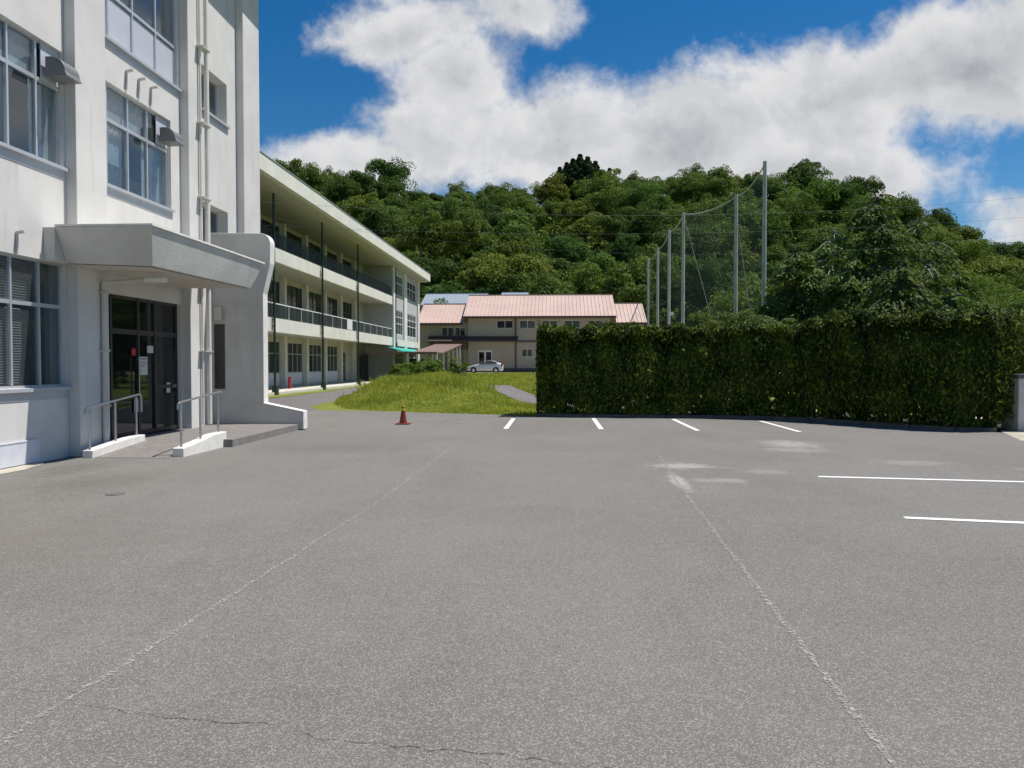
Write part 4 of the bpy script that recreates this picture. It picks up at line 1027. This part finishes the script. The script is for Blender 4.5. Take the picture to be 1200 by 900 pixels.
# nearer trees behind the hedge
def near_tree(name, label, cat, x, y, gen, mat, bark='bark', scale=1):
    z = float(ground(x, y)); root = thing(name, label, cat, (x, y, z))
    C, u, v, L, V, tb = gen
    C = C*scale; o = np.array([x, y, z])
    kites('crown', C+o, u, v, L*scale, L*scale*.45, V, mat, root)
    t2 = MB(); t2.v = [(a*scale+x, b*scale+y, c*scale+z) for a, b, c in tb.v]; t2.f = tb.f; t2.build('trunk', bark, root)
    return root
def cedar(r, H, Rr, per=60, leaf=.16, bare=0.):
    """conifer with tiers of arching limbs carrying hanging feathery sprays"""
    tb = MB(); p = Vector((0, 0, -.3)); rad = H*.022; n = 8; spine = [p]
    for i in range(n):
        q = Vector((r.normal()*.12, r.normal()*.12, H*(i+1)/n)); tb.tube(p, q, rad, rad*.8, 8, False); p = q; rad *= .8; spine.append(q)
    C = []; U = []; V = []; 
    nl = int(H*8)
    for i in range(nl):
        t = (i+.5)/nl; z0 = H*(.10+.88*t); a = r.uniform(0, 6.283); L = Rr*(1-.72*t**2.6)*r.uniform(.55, 1.12)
        pts = []; 
        for k_ in range(9):
            f = k_/8; pts.append(np.array([math.cos(a)*L*f, math.sin(a)*L*f, z0+L*(.34*f-.62*f*f)]))
        for k_ in range(8):
            tb.tube(pts[k_], pts[k_+1], .05*(1-k_/9)+.008, .05*(1-(k_+1)/9)+.008, 4, False)
        if r.uniform() < bare: continue
        side = np.array([-math.sin(a), math.cos(a), 0]); cv = r.uniform(0, .45)
        m = int(per*L/2*1.5)
        f = r.uniform(.0, 1.02, m)**.7; base = np.stack([np.interp(f, np.linspace(0, 1, 9), [q[c_] for q in pts]) for c_ in range(3)], 1)
        wdt = (.42*L*np.sin(np.clip(f, 0, 1)*2.6)+.05); off = r.uniform(-1, 1, m)
        c_ = base + side*(off*wdt)[:, None]; c_[:, 2] -= np.abs(off)*wdt*.55 + r.exponential(.13, m)
        u = np.stack([math.cos(a)*np.ones(m)*.6, math.sin(a)*np.ones(m)*.6, -np.ones(m)*.55], 1)+side*off[:, None]*.9+r.normal(size=(m, 3))*.28
        C.append(c_); U.append(unit(u)); V.append(np.clip(cv+r.uniform(0, .55, m), 0, 1))
    C = np.vstack(C); U = np.vstack(U); V = np.concatenate(V); nn_ = unit(np.array([0, 0, 1.])+r.normal(size=C.shape)*.6)
    v = unit(np.cross(nn_, U)); L = r.uniform(.6, 1.3, len(C))*leaf
    return C, U, v, L, V, tb
rn = np.random.default_rng(77)
def XY(px, y): return (px-650)/900*y, y
near = [('cedar_tree', 'feathery conifer filling the gap left of the tallest one', 992, 44, cedar(rn, 7.6, 3.4, 110, .15), 'leaf_cedar'),
        ('cedar_tree', 'low feathery conifer in front of the tallest one', 1040, 40, cedar(rn, 6.6, 3.2, 110, .15), 'leaf_cedar'),
        ('cedar_tree', 'rightmost feathery conifer before the rounded trees', 1105, 55, cedar(rn, 8.2, 3.6, 110, .15, .1), 'leaf_cedar'),
        ('cedar_tree', 'tall feathery conifer with drooping green limbs behind the hedge', 1018, 46, cedar(rn, 11.6, 3.6, 115, .15), 'leaf_cedar'),
        ('cedar_tree', 'feathery conifer with pale dead branches near its top', 968, 50, cedar(rn, 10.2, 3.8, 110, .17, .28), 'leaf_cedar'),
        ('cedar_tree', 'broad drooping conifer with pale bare limbs right of the tallest one', 1062, 52, cedar(rn, 11.2, 3.8, 105, .15, .25), 'leaf_cedar'),
        ('cedar_tree', 'low spreading conifer right of the tallest feathery one', 1098, 42, cedar(rn, 5.6, 3.2, 120, .15), 'leaf_cedar'),
        ('cedar_tree', 'dark conifer close behind the right net pole', 925, 48, cedar(rn, 8.6, 3.4, 110, .16), 'leaf_cedar')]
for nme, lab, px, y, g_, mt in near:
    x, y = XY(px, y); near_tree(nme, lab, 'conifer', x, y, g_, mt, 'palebark' if 'pale' in lab else 'bark')
bl_ = [('loose pale leaved tree in front of the second net pole', 872, 50, 3.2, 2.6, 3.0, 'leaf_near', 1),
       ('small loose tree close behind the hedge left of the conifers', 905, 40, 2.4, 1.7, 2.5, 'leaf_near', 1),
       ('pale leafy tree low between the feathery conifers', 1000, 36, 2.3, 1.4, 2.4, 'leaf_near', 1),
       ('leafy tree low behind the hedge at the right', 1075, 33, 2.6, 1.2, 2.3, 'leaf_near', 1),
       ('rounded yellow green tree at the right behind the wires', 1120, 78, 5.0, 4.2, 5.6, 'leaf_yellow', 1),
       ('dark rounded tree at the far right edge', 1172, 62, 5.2, 4.0, 4.8, 'leaf_mid', 1),
       ('leafy tree at the right edge of the photo behind the hedge', 1215, 46, 3.6, 2.4, 3.2, 'leaf_mid', 1),
       ('low leafy tree behind the gate pillar', 1160, 36, 2.6, 1.5, 2.2, 'leaf_deep', 1),
       ('small round tree below the middle of the net poles', 838, 70, 2.6, 1.6, 3.1, 'leaf_near', 1),
       ('rounded tree at the left foot of the last conifer', 945, 62, 4.0, 3.5, 5.2, 'leaf_mid', 1)]
for lab, px, y, Rr, Hc, zc, mt, sc_ in bl_:
    x, y = XY(px, y); near_tree('broadleaf_tree', lab, 'tree', x, y, clump_tree('t', rn, Rr, Hc, zc, 55, 230, .115, mt, zc, .12, sep=True), mt)
# shrubs on and behind the mound
def shrub(label, px, y, Rr, Hc, leaf=.055, mat='leaf_bush', n_=36, per=240, zc=None):
    x, y = XY(px, y); near_tree('shrub', label, 'shrub', x, y, clump_tree('s', rn, Rr, Hc, zc or Hc*.75, n_, per, leaf, mat, Hc, .04, sep=True), mat)
shrub('large leafy shrub on the left of the grassy mound', 478, 43, 1.15, 1.0); shrub('leafy shrub right of the largest one on the mound', 500, 42, 1.1, .75); shrub('low light green shrub at the right end of the shrub row', 520, 41, .75, .5)
shrub('rounded shrub beside the covered walkway posts', 533, 66, 1.3, 1.6, .07, 'leaf_near', 30, 160); shrub('dark shrub in front of the covered walkway', 497, 58, 1.9, 1.3, .07); shrub('small shrub against the school end wall', 486, 68, 1.3, 1.6, .07)
# grass and weeds
def grass(name, n, x0, x1, y0, y1, hfun, keepf, wd, seed):
    r = np.random.default_rng(seed); x = r.uniform(x0, x1, n); y = r.uniform(y0, y1, n); k_ = keepf(x, y, r); x, y = x[k_], y[k_]; n = len(x)
    h = hfun(x, y)*r.uniform(.5, 1.3, n); z = ground(x, y)
    u = unit(np.stack([r.normal(size=n)*.4, r.normal(size=n)*.4, np.ones(n)], 1)); a = r.uniform(0, 6.283, n); v = np.stack([np.cos(a), np.sin(a), 0*a], 1)
    var = np.clip(.45+vnoise(x, y, x*0, 1.6, 12)*.35+r.normal(size=n)*.2, 0, 1)
    o = kites(name, np.stack([x, y, z], 1)+u*(h/2)[:, None], u, v, h/2, np.full(n, wd)*r.uniform(.6, 1.3, n), var, 'blade', kind='stuff')
    return o
def edge_ok(x, y):
    lim = np.interp(x, [-8.1, -7.4, -4.5, -1.4, -.6, 0], [28, 26.6, 25.3, 24.15, 23.9, 26]); left = np.interp(y, [26, 28.5, 33.2, 40.8, 47.6, 53.2, 60], [-8, -8.3, -9.4, -10.2, -11.9, -13.3, -13.6])
    dr_l = np.interp(y, [27.5, 30, 34.5, 41, 55], [1.5, -1.3, -2.6, -4.1, -6.9]); dr_r = np.interp(y, [28.5, 31.5, 36, 42, 55], [4.5, .4, -1.0, -1.7, -3.2])
    rag = .22*vnoise(x, y, x*0, 3.5, 44)
    return (y > lim+.06+rag) & (x > left+.05) & ~((x > dr_l) & (x < dr_r) & (y > 27.5) & (y < 55))
tag(grass('mound_grass', 150000, -9.6, 1.5, 23.9, 46, lambda x, y: .045+.22*np.exp(-((x+6.6)/2.2)**2-((y-36)/6.5)**2)+.05*(vnoise(x, y, x*0, 2.5, 3) > .2), lambda x, y, r: edge_ok(x, y), .014, 1), 'long green grass and weeds on the mound', 'grass')
tag(grass('far_grass', 60000, -14, 8, 44, 84, lambda x, y: .12+.06*(vnoise(x, y, x*0, 1.5, 3) > .2), lambda x, y, r: edge_ok(x, y) & ~((x < -13) & (y < 60)), .03, 2), 'short green grass on the bank before the hall', 'grass')
tag(grass('tall_weeds', 9000, -8.6, -2.5, 29, 41, lambda x, y: .38+.2*vnoise(x, y, x*0, 1.4, 8), lambda x, y, r: edge_ok(x, y) & (vnoise(x, y, x*0, 2.2, 18) > .18), .012, 4), 'tufts of tall pale weeds on the mound', 'weeds')
# narrow grass strip between the path and the veranda
flat('verge', [(-14.44, 24.5), (-13.5, 24.5), (-13.25, 40), (-13.7, 53.2), (-13.6, 60), (-14.44, 62)], .012, 'terrain')
